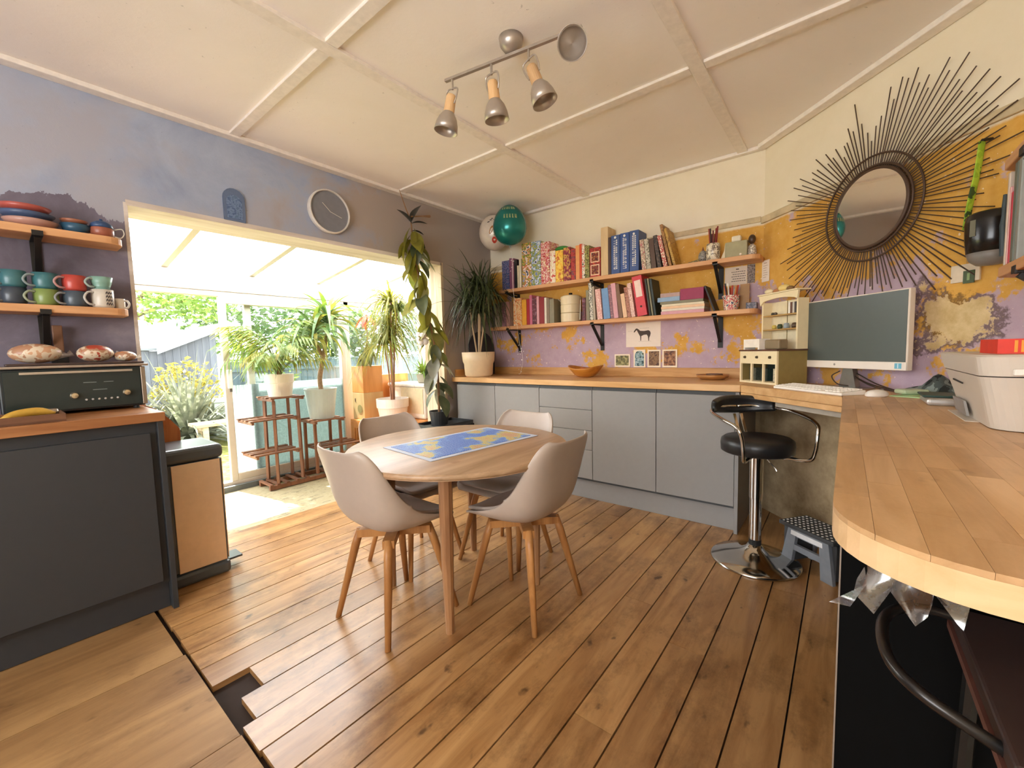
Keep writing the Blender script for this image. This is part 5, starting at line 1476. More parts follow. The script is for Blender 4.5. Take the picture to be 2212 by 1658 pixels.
def add_blades(b, base, n, Lr, w, dr, rnd, up=0.75, seg=6, az=(0, 2 * PI)):
    """many narrow leaves gathered into one builder"""
    for k in range(n):
        a = rnd.uniform(*az)
        L = rnd.uniform(*Lr); d_ = rnd.uniform(*dr); e = rnd.uniform(0.2, 1.0) * up
        pl, pr = [], []
        for i in range(seg + 1):
            t = i / seg
            rr = L * (t * math.cos(e * PI / 2 * 0.85) * (1 - 0.12 * d_ * t)) + 0.004
            z = L * (t * math.sin(e * PI / 2 * 0.9) - d_ * t * t * 0.8)
            ww = w * (1 - t ** 2.2) * (0.5 + min(0.5, t * 3)) * 0.5 + 0.0004
            c, s_ = math.cos(a), math.sin(a)
            p = Vector(base) + Vector((rr * c, rr * s_, z))
            q = Vector((-s_, c, 0.15)) * ww
            pl.append(p - q); pr.append(p + q)
        b.grid([[p, q] for p, q in zip(pl, pr)])

G1 = leafmat('palm green', [C('5F8A2E'), C('93AE44'), C('C6C25A')], 0.4, 0.45)
G2 = leafmat('dracaena stripe green', [C('4E7F3A'), C('86A860'), C('B9C98E')], 0.35, 0.4)
G3 = leafmat('yellow green leaf', [C('9FA53C'), C('C8BE50'), C('7E9A3A')], 0.4, 0.5)
G4 = leafmat('deep green strap', [C('3C4A2C'), C('56633A'), C('6E7848')], 0.4, 0.25)
G5 = leafmat('rubber plant leaf', [C('4B5A40'), C('6E7A58'), C('8E9468')], 0.25, 0.22)
G6 = leafmat('variegated leaf', [C('8A8C50'), C('B4AE60'), C('6A7A4C')], 0.3, 0.35)
G7 = leafmat('red leaf', [C('C8452E'), C('E0704A'), C('B83A2A')], 0.4, 0.4)
M_stem = plain('brown stem', C('8A6644'), 0.7, var=0.2)
M_trunk = plain('ringed trunk', C('9C7C5C'), 0.8, var=0.25, scale=60)
M_soil = plain('potting soil', C('3E2E22'), 0.95, var=0.3, scale=120)

# stepped plant stand
M_stand = wood('brown stained stand', C('8A5F45'), C('6A4330'), 'z', 0.5, 14, vary=0.15)
ps = thing('plant_stand', 'brown slatted plant stand with two tall towers by the glass doors', 'plant stand', (-4.14, 0, 0))
SX = (-0.11, 0.11)
for x in SX:
    MB().bar((x, 1.50, 0.020), (x, 2.46, 0.020), 0.03, 0.035).build('base_rail', M_stand, ps)
for y in (1.515, 1.575, 1.655, 1.75, 1.84, 2.05, 2.15, 2.24, 2.40):
    MB().bar((-0.13, y, 0.046), (0.13, y, 0.046), 0.028, 0.014).build('base_slat', M_stand, ps)
for y in (1.585, 1.795):
    for x in SX:
        MB().bar((x, y + (y - 1.69) * 0.06, 0.054), (x * 0.92, y, 0.806), 0.024, 0.024).build('leg', M_stand, ps)
for y in (1.945, 2.205):
    for x in SX:
        MB().bar((x, y, 0.054), (x * 0.92, y, 0.546), 0.024, 0.024).build('leg', M_stand, ps)
def tier(y0, y1, z, n=4):
    for k in range(n):
        x = -0.125 + 0.25 * (k + 0.5) / n
        if abs(abs(x) - 0.105) < 0.028: x = math.copysign(0.138, x)
        MB().bar((x, y0, z), (x, y1, z), 0.046, 0.012).build('slat', M_stand, ps)
    for y in (y0 + 0.02, y1 - 0.02):
        MB().bar((-0.16, y, z - 0.017), (0.16, y, z - 0.017), 0.02, 0.022).build('cross_bar', M_stand, ps)
tier(1.54, 1.84, 0.834); tier(1.365, 1.775, 0.648); tier(1.385, 1.775, 0.342)
tier(1.915, 2.235, 0.574); tier(1.97, 2.40, 0.300)

def banded_pot(name, label, loc, r0, r1, h, col, band=0.40):
    t = thing(name, label, 'plant pot', loc)
    MB().lathe([(0.0, 0.0), (r0, 0.0), (r1 * 0.93, h * (1 - band)), (r1 * 0.985, h * (1 - band) + 0.004), (r1, h), (r1 - 0.008, h), (r1 * 0.90, h * 0.86), (0, h * 0.86)], 36).build('pot', plain('pot ' + col, C(col), 0.4, var=0.02), t, smooth=False)
    MB().lathe([(0.0, h * 0.865), (r1 * 0.90, h * 0.865), (r1 * 0.5, h * 0.90), (0, h * 0.91)], 20).build('soil', M_soil, t)
    return t

# parlour palm
pa = banded_pot('palm_pot', 'feathery palm in a white banded pot on the taller stand tower', (-4.14, 1.69, 0.8405), 0.098, 0.124, 0.205, 'EFE8DC')
PRN = random.Random(31)
def frond_mesh(i, n=13):
    b = MB()
    L = 0.60
    pts = [Vector((L * t * 0.62, 0, L * (0.95 * t - 0.62 * t * t))) for t in [k / 12 for k in range(13)]]
    b.tube(pts, [0.004 - 0.0028 * k / 12 for k in range(13)], 5)
    for k in range(3, 13):
        p = pts[k]
        t = k / 12
        for sg in (-1, 1):
            ll = 0.20 * (1.1 - 0.55 * abs(t - 0.55)) * PRN.uniform(0.85, 1.1)
            d_ = Vector((0.55 + 0.5 * t, sg * (1.0 - 0.45 * t), -0.25 - 0.5 * t + PRN.uniform(-0.1, 0.1))).normalized()
            q = Vector((0, 0, 1)).cross(d_).normalized() * 0.0095
            m = p + d_ * ll * 0.5 + Vector((0, 0, 0.012))
            e = p + d_ * ll + Vector((0, 0, -0.035))
            b.add([p, m - q, m + q, e], [(0, 1, 2), (1, 3, 2)])
    return b.mesh('frond', (G1, G3, G1)[i], False)
FM = [frond_mesh(i) for i in range(3)]
for k in range(32):
    a = k * 2.4 + PRN.uniform(-0.2, 0.2)
    if math.cos(a) < -0.25: a += 1.9 if math.sin(a) > 0 else -1.9
    tilt = PRN.uniform(-0.62, 0.38)
    s_ = PRN.uniform(0.85, 1.15)
    mt = Matrix.Translation((0.02 * math.cos(a), 0.02 * math.sin(a), 0.185 + PRN.uniform(0, 0.14))) @ Matrix.Rotation(a, 4, 'Z') @ Matrix.Rotation(tilt, 4, 'Y') @ Matrix.Scale(s_, 4)
    link_copy(FM[k % 3], 'frond', pa, mt)
for k in range(4):
    MB().tube([(0.012 * math.cos(k * 1.6), 0.012 * math.sin(k * 1.6), 0.17), (0.02 * math.cos(k * 1.6), 0.02 * math.sin(k * 1.6), 0.36)], [0.009, 0.006], 6).build('stem', M_stem, pa)

# corn plant in the blue grey pot
cp = thing('corn_plant', 'tall corn plant with a bare trunk in a pale blue grey pot', 'potted plant', (-4.14, 2.075, 0.5805))
MB().lathe([(0.0, 0.0), (0.115, 0.0), (0.150, 0.28), (0.156, 0.300), (0.146, 0.300), (0.138, 0.26), (0, 0.26)], 36).build('pot', plain('pot blue grey', C('B9C6C4'), 0.45, var=0.02), cp)
MB().lathe([(0.0, 0.262), (0.137, 0.262), (0, 0.27)], 20).build('soil', M_soil, cp)
MB().tube(smoothpath([(0, 0.01, 0.25), (0, 0.0, 0.40), (0.01, 0.03, 0.56), (0.015, 0.045, 0.66)], 5), 0.023, 12).build('trunk', M_trunk, cp, smooth=True)
MB().tube(smoothpath([(0.012, 0.04, 0.62), (0.0, 0.09, 0.80), (0.0, 0.12, 0.95)], 4), [0.018] * 5 + [0.014] * 4, 10).build('branch', M_trunk, cp, smooth=True)
MB().tube(smoothpath([(0.012, 0.04, 0.62), (0.02, -0.02, 0.74), (0.02, -0.04, 0.82)], 4), [0.018] * 5 + [0.013] * 4, 10).build('branch', M_trunk, cp, smooth=True)
BMS = [blade_mesh('leaf', m_, L, 0.046, d_) for m_, L, d_ in ((G2, 0.60, 1.05), (G2, 0.52, 0.85), (G3, 0.46, 0.95), (G2, 0.66, 1.25), (G1, 0.36, 0.5))]
CRN = random.Random(12)
for hx, hy, hz, nn in ((0.0, 0.12, 0.93, 42), (0.02, -0.04, 0.80, 30)):
    for k in range(nn):
        a = k * 2.399 + CRN.uniform(-0.2, 0.2)
        if math.cos(a) < -0.30: a += 1.9 if math.sin(a) > 0 else -1.9
        f_ = k / nn
        tl = 0.55 - 1.15 * f_ + CRN.uniform(-0.12, 0.12)
        mt = Matrix.Translation((hx, hy, hz + 0.10 * f_)) @ Matrix.Rotation(a, 4, 'Z') @ Matrix.Rotation(tl, 4, 'Y') @ Matrix.Scale(CRN.uniform(0.8, 1.05), 4)
        link_copy(BMS[4] if f_ > 0.85 else BMS[CRN.randrange(4)], 'leaf', cp, mt)

# low slatted bench in the right end of the conservatory
M_bench = wood('honey orange pine', C('DE9650'), C('C27A38'), 'z', 0.45, 10, vary=0.12)
be = thing('slatted_bench', 'orange pine bench with slatted front under the white plant pot', 'bench', (-4.22, 2.43, 0))
MB().box(0.0, 0.0, 0.485, 0.86, 0.72, 0.510).build('top', M_bench, be, bevel=0.003)
MB().box(0.0, 0.0, 0.0, 0.07, 0.03, 0.484).box(0.79, 0.0, 0.0, 0.86, 0.03, 0.484).box(0.07, 0.0, 0.42, 0.79, 0.03, 0.484).box(0.07, 0.0, 0.0, 0.79, 0.03, 0.06).build('front_frame', M_bench, be)
for k in range(15):
    MB().box(0.085 + k * 0.047, 0.006, 0.06, 0.108 + k * 0.047, 0.024, 0.42).build('slat', M_bench, be)
MB().box(0.0, 0.03, 0.0, 0.02, 0.72, 0.484).box(0.84, 0.03, 0.0, 0.86, 0.72, 0.484).box(0.02, 0.70, 0.0, 0.84, 0.72, 0.484).build('carcass', M_bench, be)
BZ = 0.5105
def wood_box(label, x0, y0, z0, x1, y1, z1, hole):
    t = thing('wooden_box', label, 'box', (x0, y0, z0), 0, 'wooden boxes stacked on the orange bench')
    w, d_, h = x1 - x0, y1 - y0, z1 - z0
    MB().box(0, 0, 0, w, d_, h).build('box', M_bench if not hole else wood('pale birch box', C('E2C08A'), C('CFA870'), 'z', 0.5, 9), t, bevel=0.003)
    if hole:
        MB(Matrix.Translation((w * 0.62, -0.0005, h * 0.40)) @ Matrix.Rotation(PI / 2, 4, 'X')).lathe([(0.0, 0.0), (0.045, 0.0), (0.045, 0.002), (0, 0.002)], 24).build('round_opening', plain('dark straw', C('8A7A48'), 0.9), t)
        MB().box(w * 0.2, -0.002, h * 0.66, w * 0.28, -0.0002, h * 0.78).build('label_mark', plain('brown mark', C('6A4A2E'), 0.7), t)
    return t
wood_box('pale birch box with a round opening at the left of the bench', -4.205, 2.46, BZ, -3.985, 2.70, 0.80, True)
wood_box('birch box stacked on the box with the round opening', -4.205, 2.46, 0.8005, -3.985, 2.70, 1.085, False)
wood_box('plain orange pine crate standing behind the birch boxes', -4.20, 2.74, BZ, -4.06, 3.10, 0.98, False)
cw = thing('croton_pot', 'small white pot with red and drooping green leaves on the wooden boxes', 'potted plant', (-4.095, 2.58, 1.0855))
MB().lathe([(0.0, 0.0), (0.052, 0.0), (0.066, 0.105), (0.060, 0.105), (0.056, 0.09), (0, 0.09)], 24).build('pot', plain('pot white', C('EDE6DA'), 0.4), cw)
MB().tube(smoothpath([(0, 0, 0.09), (0.01, 0.02, 0.30), (0.0, 0.03, 0.56)], 5), 0.006, 6).build('stem', M_stem, cw)
def oval_mesh(name, mat, L, w, fold=0.25, curve=0.35, n=8):
    rows = []
    for i in range(n + 1):
        t = i / n
        ww = w * math.sin(PI * min(1, t * 0.96 + 0.03)) ** 0.8 * 0.5 + 0.0008
        z = -curve * L * t * t
        rows.append([(L * t, -ww, z + fold * ww), (L * t, -ww * 0.5, z + fold * ww * 0.4), (L * t, 0, z), (L * t, ww * 0.5, z + fold * ww * 0.4), (L * t, ww, z + fold * ww)])
    b = MB(); b.grid(rows)
    return b.mesh(name, mat, True)
OV = oval_mesh('leaf', G7, 0.20, 0.045)
OG = oval_mesh('leaf', G6, 0.24, 0.075)
for k in range(7):
    mt = Matrix.Translation((0, 0.03, 0.55)) @ Matrix.Rotation(k * 0.9, 4, 'Z') @ Matrix.Rotation(0.45 + 0.1 * (k % 2), 4, 'Y')
    link_copy(OV, 'leaf', cw, mt)
for k in range(7):
    mt = Matrix.Translation((0.0, 0, 0.13 + 0.02 * k)) @ Matrix.Rotation(-2.4 + k * 0.55, 4, 'Z') @ Matrix.Rotation(0.75, 4, 'Y')
    link_copy(OG, 'leaf', cw, mt)

# dracaena in the white pot on the bench
dc = banded_pot('dracaena_pot', 'thin stemmed yellow green dracaena in a white banded pot on the bench', (-3.70, 2.615, BZ), 0.130, 0.165, 0.235, 'EEDFD2')
DR = random.Random(77)
heads_d = [(0.02, 0.0, 0.88, 0.010), (0.07, 0.05, 1.12, 0.009), (-0.05, 0.04, 1.0, 0.007), (0.09, -0.03, 1.22, 0.007), (-0.02, -0.05, 0.78, 0.007)]
for hx, hy, hz, rr in heads_d:
    MB().tube(smoothpath([(hx * 0.2, hy * 0.2, 0.19), (hx * 0.5, hy * 0.4, hz * 0.6), (hx, hy, hz)], 5), rr, 7).build('stem', plain('red brown stem', C('9A6A50'), 0.7), dc)
    b = MB()
    add_blades(b, (hx, hy, hz), 85, (0.36, 0.58), 0.019, (0.75, 1.6), DR, 0.95)
    b.v = [(v[0], min(v[1], 0.17) if v[0] > 0.30 else min(v[1], 0.56), min(v[2], 1.46)) for v in b.v]
    o = b.build('leaf_tuft', G3 if rr < 0.0085 else leafmat('bright striped leaf', [C('7E9A46'), C('B4BE66'), C('CFCB82')], 0.4, 0.5), dc, fix=False)
    o['kind'] = 'stuff'
# hanging grassy plant further back
sp = thing('spider_plant', 'bright green grassy plant behind the white storage tub', 'potted plant', (-3.62, 2.97, 0.8905))
MB().lathe([(0.0, 0.0), (0.06, 0.0), (0.075, 0.09), (0, 0.09)], 18).build('pot', plain('pot grey', C('B8B0A0'), 0.6), sp)
b = MB(); add_blades(b, (0, 0, 0.09), 90, (0.20, 0.34), 0.014, (0.4, 1.1), DR, 1.1)
b.v = [(min(v[0], 0.20), min(v[1], 0.19), v[2]) for v in b.v]
b.build('leaf_tuft', leafmat('fresh grass green', [C('5E9A2A'), C('9CC244'), C('C8D860')], 0.4, 0.5), sp, fix=False)['kind'] = 'stuff'
tu = thing('storage_tub', 'white plastic storage tub on the bench behind the dracaena', 'storage tub', (-4.03, 2.80, BZ))
MB().box(0.0, 0.0, 0.0, 0.62, 0.30, 0.34).build('tub', plain('white tub', C('E6DCCB'), 0.45), tu, bevel=0.03, seg=3)
MB().box(-0.008, -0.008, 0.341, 0.628, 0.308, 0.375).build('lid', plain('white lid', C('F2EEE6'), 0.4), tu, bevel=0.012)
MB().box(0.23, -0.004, 0.06, 0.60, 0.0, 0.33).build('front_panel', plain('beige front', C('D9C6A2'), 0.5), tu, bevel=0.002)

# rubber plant on a low black table in front of the jamb
lt = thing('low_table', 'low black side table carrying the rubber plant tray', 'side table', (-2.93, 2.62, 0))
MB().box(-0.14, -0.24, 0.505, 0.17, 0.24, 0.53).build('top', M_iron, lt, bevel=0.004)
for sx in (-0.12, 0.15):
    for sy in (-0.21, 0.21):
        MB().box(sx - 0.013, sy - 0.013, 0, sx + 0.013, sy + 0.013, 0.5045).build('leg', M_iron, lt)
ty = MB().box(-0.135, -0.23, 0.0, 0.165, 0.23, 0.006).box(-0.135, -0.23, 0.006, -0.129, 0.23, 0.032).box(0.159, -0.23, 0.006, 0.165, 0.23, 0.032).box(-0.129, -0.23, 0.006, 0.159, -0.224, 0.032).box(-0.129, 0.224, 0.006, 0.159, 0.23, 0.032).build('plant_tray', plain('black tray', C('2A2C2E'), 0.4))
place(ty, (-2.93, 2.62, 0.5305))
tag(ty, 'shallow black plastic tray under the rubber plant', 'tray')
rp = thing('rubber_plant', 'tall climbing rubber plant with large leaves beside the opening', 'potted plant', (-2.96, 2.60, 0.5368))
MB().lathe([(0.0, 0.0), (0.075, 0.0), (0.095, 0.13), (0.088, 0.13), (0.08, 0.11), (0, 0.11)], 24).build('pot', plain('pot black', C('26282A'), 0.5), rp)
stem = smoothpath([(0, 0, 0.10), (0.0, 0.0, 0.45), (-0.02, -0.02, 0.80), (-0.02, -0.10, 1.10), (0.0, -0.19, 1.40), (0.0, -0.22, 1.62), (0.01, -0.245, 1.80)], 6)
MB().tube(stem, [0.012 - 0.006 * i / (len(stem) - 1) for i in range(len(stem))], 8).build('stem', M_stem, rp, smooth=True)
RLM = [oval_mesh('leaf', G5, 0.20, 0.105), oval_mesh('leaf', G6, 0.19, 0.10), oval_mesh('leaf', leafmat('silvery leaf', [C('8C8E7C'), C('A8A690'), C('6C745E')], 0.25, 0.2), 0.20, 0.11), oval_mesh('leaf', leafmat('lime leaf', [C('A8A83C'), C('C4BC50'), C('7E8A3A')], 0.3, 0.5), 0.20, 0.095)]
LR = random.Random(14)
for k in range(64):
    f_ = 0.10 + 0.86 * k / 63
    p = stem[int(f_ * (len(stem) - 1))]
    a = k * 2.2 + LR.uniform(-0.3, 0.3)
    m_ = RLM[LR.choice((0, 0, 2, 1))] if p.z < 0.8 else RLM[LR.choice((3, 3, 1, 0))]
    mt = Matrix.Translation(p) @ Matrix.Rotation(a, 4, 'Z') @ Matrix.Translation((0.02, 0, 0)) @ Matrix.Rotation(LR.uniform(0.35, 1.25), 4, 'Y') @ Matrix.Rotation(LR.uniform(-0.4, 0.4), 4, 'X') @ Matrix.Scale(LR.uniform(0.85, 1.2), 4)
    link_copy(m_, 'leaf', rp, mt)
DLM = oval_mesh('leaf', leafmat('dark dried leaf', [C('2E3230'), C('43443C'), C('383A34')], 0.3, 0.05), 0.20, 0.085)
for a, tl, s_, zz in ((1.7, -1.25, 1.0, 0.0), (0.9, -0.35, 0.62, -0.02), (1.2, -0.10, 0.5, -0.08), (-1.9, -1.0, 0.75, -0.02)):
    link_copy(DLM, 'leaf', rp, Matrix.Translation(stem[-1] + Vector((0.01, 0, zz))) @ Matrix.Rotation(a, 4, 'Z') @ Matrix.Rotation(tl, 4, 'Y') @ Matrix.Scale(s_, 4))
MB().tube([stem[-1], stem[-1] + Vector((0.02, -0.07, 0.10)), stem[-1] + Vector((0.03, -0.13, 0.22))], [0.006, 0.005, 0.003], 6).build('dry_shoot', M_stem, rp)
MB().tube([stem[-1] + Vector((0, 0, 0.04)), stem[-1] + Vector((0.03, 0.10, 0.06)), stem[-1] + Vector((0.04, 0.18, 0.075))], [0.007, 0.006, 0.012], 6).build('dry_shoot', M_stem, rp)
cot = MB()
for k in range(10):
    cot.ball((LR.uniform(-0.03, 0.03), LR.uniform(-0.035, 0.035), LR.uniform(-0.035, 0.035)), LR.uniform(0.02, 0.034), 10, 7)
o = cot.build('wool_tuft', plain('white fleece', C('E8E4DE'), 0.95), rp, smooth=True)
o.location = (-0.02, -0.16, 0.80)

# dracaena on the back worktop
dm = thing('potted_dracaena', 'dark spiky dracaena in a cream ceramic pot on the back worktop', 'potted plant', (-2.868, 3.06, WT))
MB().lathe([(0.0, 0.0), (0.120, 0.0), (0.138, 0.02), (0.146, 0.13), (0.158, 0.155), (0.165, 0.245), (0.156, 0.245), (0.148, 0.20), (0, 0.20)], 36).build('pot', M_creampot, dm, smooth=True)
MB().lathe([(0.0, 0.202), (0.147, 0.202), (0, 0.212)], 20).build('soil', M_soil, dm)
DM = random.Random(5)
for hx, hy, hz, n_b in ((-0.08, -0.02, 0.70, 105), (0.06, -0.02, 0.62, 105), (0.12, 0.02, 0.78, 90), (0.01, 0.03, 0.88, 110)):
    MB().tube(smoothpath([(hx * 0.12, hy * 0.2, 0.20), (hx * 0.6, hy * 0.5, 0.20 + (hz - 0.20) * 0.5), (hx, hy, hz)], 5), 0.0085, 7).build('stem', plain('pale dracaena stem', C('B59A78'), 0.7), dm)
    b = MB(); add_blades(b, (hx, hy, hz), n_b, (0.36, 0.58), 0.015, (0.25, 1.9), DM, 1.05)
    b.v = [(max(v[0], -0.172), min(v[1], 0.44), v[2]) for v in b.v]
    b.build('leaf_tuft', G4, dm, fix=False)['kind'] = 'stuff'
# ------------------------------------------------------------------ corner desk: monitor, keyboard, mouse, cables
N_ = Vector((-0.7071, -0.7071, 0)); D45 = Vector((0.7071, -0.7071, 0))
mo = thing('monitor', 'white framed computer monitor, switched off, on the corner desk', 'monitor', (0.0, 2.90, WT), -PI / 4)
# local x along the screen, local -y to the viewer
MB().box(-0.336, 0.0, 0.105, 0.322, 0.030, 0.490).build('casing', plain('white monitor shell', C('E2D3C2'), 0.4, var=0.01), mo, bevel=0.004)
MB().box(-0.328, -0.002, 0.146, 0.314, -0.0002, 0.484).build('screen', plain('dark screen', C('4D5450'), 0.32, var=0.02, spec=0.6), mo)
MB().box(-0.335, -0.004, 0.106, 0.321, -0.0005, 0.1455).build('chin', plain('pale chin', C('EADFD2'), 0.4, var=0.01), mo, bevel=0.001, seg=1)
b = MB(Matrix.Translation((-0.06, -0.0042, 0.126)) @ Matrix.Rotation(PI / 2, 4, 'X')); b.lathe([(0.0, 0.0), (0.006, 0.0), (0.006, 0.0006), (0, 0.0006)], 18)
b.build('round_logo', plain('grey logo', C('9A948C'), 0.4), mo)
MB().box(0.268, -0.0048, 0.114, 0.300, -0.0041, 0.140).build('energy_sticker', plain('blue sticker', C('6FB7CF'), 0.5), mo)
MB().box(0.282, -0.0053, 0.116, 0.286, -0.0049, 0.138).build('sticker_star', plain('white star', C('D8ECF2'), 0.5), mo)
MB().slab([(-0.045, 0.012, 0.006), (0.055, 0.012, 0.006), (0.03, 0.012, 0.12), (-0.02, 0.012, 0.12)], (0, 1, 0), 0.03).build('stand_neck', plain('grey steel neck', C('8A8680'), 0.3, 0.8), mo)
MB().box(-0.11, -0.03, 0.0, 0.11, 0.075, 0.006).build('stand_base', plain('silver base', C('A8A49C'), 0.3, 0.8), mo, bevel=0.002)
kb = thing('keyboard', 'white desktop keyboard on the edge of the corner desk', 'keyboard', (-0.115, 2.635, WT), -PI / 4)
MB().slab([(-0.215, -0.062, 0.0), (-0.215, 0.062, 0.0), (-0.215, 0.062, 0.022), (-0.215, -0.062, 0.012)], (1, 0, 0), 0.43).build('base', M_white2, kb, bevel=0.003)
M_key = plain('key white', C('F2ECE0'), 0.5, var=0.02)
kme = MB().box(-0.0085, -0.0085, 0, 0.0085, 0.0085, 0.005).mesh('key', M_key)
for r_ in range(6):
    for c_ in range(20):
        if c_ in (15, ): continue
        y = -0.048 + r_ * 0.0195
        o = bpy.data.objects.new('key', kme); COL.objects.link(o); o.parent = kb
        o.location = (-0.200 + c_ * 0.0205 + (0.003 * (r_ % 2)), y, 0.0128 + (y + 0.062) * 0.08)
ms = thing('computer_mouse', 'white computer mouse right of the keyboard', 'mouse', (0.115, 2.46, WT), 0.9)
b = MB(); b.ball((0, 0, 0.010), 1.0, 18, 10, (0.055, 0.032, 0.022))
b.v = [(v[0], v[1], max(v[2], 0.0)) for v in b.v]
b.build('shell', M_white2, ms, smooth=True)
MB().box(0.02, -0.002, 0.028, 0.036, 0.002, 0.0325).build('wheel', plain('grey wheel', C('8A8680'), 0.5), ms)
M_cable = plain('dark cable', C('3A2A20'), 0.5)
cb = thing('cable_bundle', 'dark cables trailing from behind the monitor', 'cable', (0, 0, WT))
for k, pts in enumerate((((0.02, 2.93, 0.09), (0.06, 2.86, 0.05), (0.13, 2.76, 0.015), (0.22, 2.66, 0.004)), ((0.0, 2.95, 0.10), (0.08, 2.85, 0.04), (0.17, 2.74, 0.012), (0.26, 2.64, 0.004)), ((-0.02, 2.93, 0.09), (-0.055, 2.95, 0.06), (-0.03, 2.92, 0.02), (0.02, 2.90, 0.010)), ((0.05, 2.90, 0.08), (0.13, 2.82, 0.03), (0.20, 2.70, 0.008), (0.24, 2.60, 0.0045)))):
    MB().tube(smoothpath(pts, 7), 0.0032, 6).build('cable', M_cable, cb, smooth=True)

# ------------------------------------------------------------------ printer and clutter on the oak worktop
M_print = plain('warm white printer', C('CFC5B7'), 0.4, var=0.01)
pr = thing('printer', 'white multifunction printer on the oak worktop at the right', 'printer', (0.0, 0.0, WT))
def loft(secs, name, mat, parent, bevel=0.0):
    """closed rings joined up"""
    b = MB()
    k = len(secs[0])
    vs_ = [p for s_ in secs for p in s_]
    fs = [tuple(range(k - 1, -1, -1)), tuple((len(secs) - 1) * k + j for j in range(k))]
    for i in range(len(secs) - 1):
        fs += [(i * k + j, i * k + (j + 1) % k, (i + 1) * k + (j + 1) % k, (i + 1) * k + j) for j in range(k)]
    b.add(vs_, fs)
    return b.build(name, mat, parent, bevel=bevel)
def rring(x0, y0, x1, y1, z, r_, n=6):
    p = []
    for cx_, cy_, a0 in ((x0 + r_, y0 + r_, PI), (x1 - 0.004, y0 + 0.004, 1.5 * PI), (x1 - 0.004, y1 - 0.004, 0), (x0 + 0.02, y1 - 0.02, 0.5 * PI)):
        rr = r_ if cx_ == x0 + r_ else 0.004 if cx_ == x1 - 0.004 else 0.02
        p += [(cx_ + rr * math.cos(a0 + PI / 2 * k / n), cy_ + rr * math.sin(a0 + PI / 2 * k / n), z) for k in range(n + 1)]
    return p
loft([rring(0.312, 1.640, 0.575, 2.06, 0.002, 0.055), rring(0.296, 1.622, 0.575, 2.09, 0.075, 0.055), rring(0.280, 1.605, 0.575, 2.14, 0.143, 0.055)], 'body', M_print, pr)
loft([rring(0.279, 1.604, 0.575, 2.145, 0.146, 0.05), rring(0.270, 1.597, 0.575, 2.18, 0.196, 0.05), rring(0.276, 1.603, 0.575, 2.17, 0.201, 0.05)], 'scanner_lid', M_print, pr)
MB().box(0.36, 1.5935, 0.172, 0.57, 1.5975, 0.178).build('lid_slot', M_black, pr)
MB().box(0.33, 1.585, 0.150, 0.575, 1.600, 0.166).build('control_ledge', plain('control panel white', C('F0EAE0'), 0.35), pr, bevel=0.003)
MB().slab([(0.300, 1.84, 0.012), (0.302, 2.02, 0.012), (0.295, 2.03, 0.055), (0.294, 1.86, 0.055)], (-1, 0, 0), 0.006).build('side_recess', plain('grey recess', C('8E8C88'), 0.5), pr)
MB().slab([(0.286, 1.86, 0.108), (0.286, 2.00, 0.112), (0.286, 2.00, 0.116), (0.286, 1.86, 0.112)], (-1, 0, 0), 0.003).build('side_slit', M_iron, pr)
MB().box(0.285, 1.80, 0.0, 0.32, 2.07, 0.0018).build('foot_lip', M_print, pr)
ob = thing('orange_carton', 'red and orange striped carton lying on the printer', 'carton', (0.325, 1.72, WT + 0.2015))
MB().box(0.0, 0.0, 0.0, 0.245, 0.19, 0.040).build('carton', plain('signal red card', C('E0341E'), 0.45), ob)
for x0, x1, c in ((0.030, 0.036, 'F0A030'), (0.042, 0.048, 'F0A030'), (0.075, 0.088, 'E85040'), (0.115, 0.244, 'D2541A')):
    MB().box(x0, -0.0008, 0.004 if c != 'D2541A' else 0.014, x1, -0.0001, 0.036).build('stripe', plain('stripe ' + c, C(c), 0.5), ob)
tl = thing('silver_case', 'silver and grey flat case beside the printer', 'case', (0.245, 2.30, WT))
MB().box(0.0, -0.11, 0.0, 0.19, 0.09, 0.026).build('lower_half', plain('silver plastic', C('B8B4AE'), 0.3, 0.4), tl, bevel=0.011, seg=3)
MB().box(-0.006, -0.06, 0.0265, 0.16, 0.10, 0.034).build('sleeve', plain('dark green sleeve', C('2F4A40'), 0.5), tl, bevel=0.003)
gm = MB().prism([(0.16, 2.50), (0.30, 2.43), (0.37, 2.56), (0.26, 2.66)], WT, WT + 0.004).build('green_mat', plain('pale green cutting mat', C('A9CF98'), 0.6))
tag(gm, 'pale green mat lying behind the silver case', 'mat')
gc = MB().box(-0.05, -0.035, 0, 0.05, 0.035, 0.022).build('glasses_case', plain('pale green case', C('B7C6A2'), 0.4), None, bevel=0.009, seg=3)
place(gc, (0.24, 2.60, WT + 0.0045), (0, 0, 0.5)); tag(gc, 'pale green glasses case on the green mat', 'case')
cl = MB()
CRD = random.Random(6)
rows = []
for i in range(11):
    rows.append([(0.0 + 0.030 * i, 0.024 * j, 0.003 + max(0, (0.055 + 0.03 * math.sin(i * 1.3 + j) + 0.018 * CRD.random()) * math.sin(PI * min(1, max(0, j / 6))) * math.sin(PI * i / 10))) for j in range(7)])
cl.grid(rows)
cloth = cl.build('camouflage_cloth', patt('mottled dark cloth', [C('1E2422'), C('4A5350'), C('7C8682'), C('2A302E')], 14, 0.9), None, smooth=True, solid=0.004)
place(cloth, (0.20, 2.735, WT + 0.003), (0, 0, -PI / 4))
tag(cloth, 'crumpled dark mottled cloth by the wall behind the printer', 'cloth')

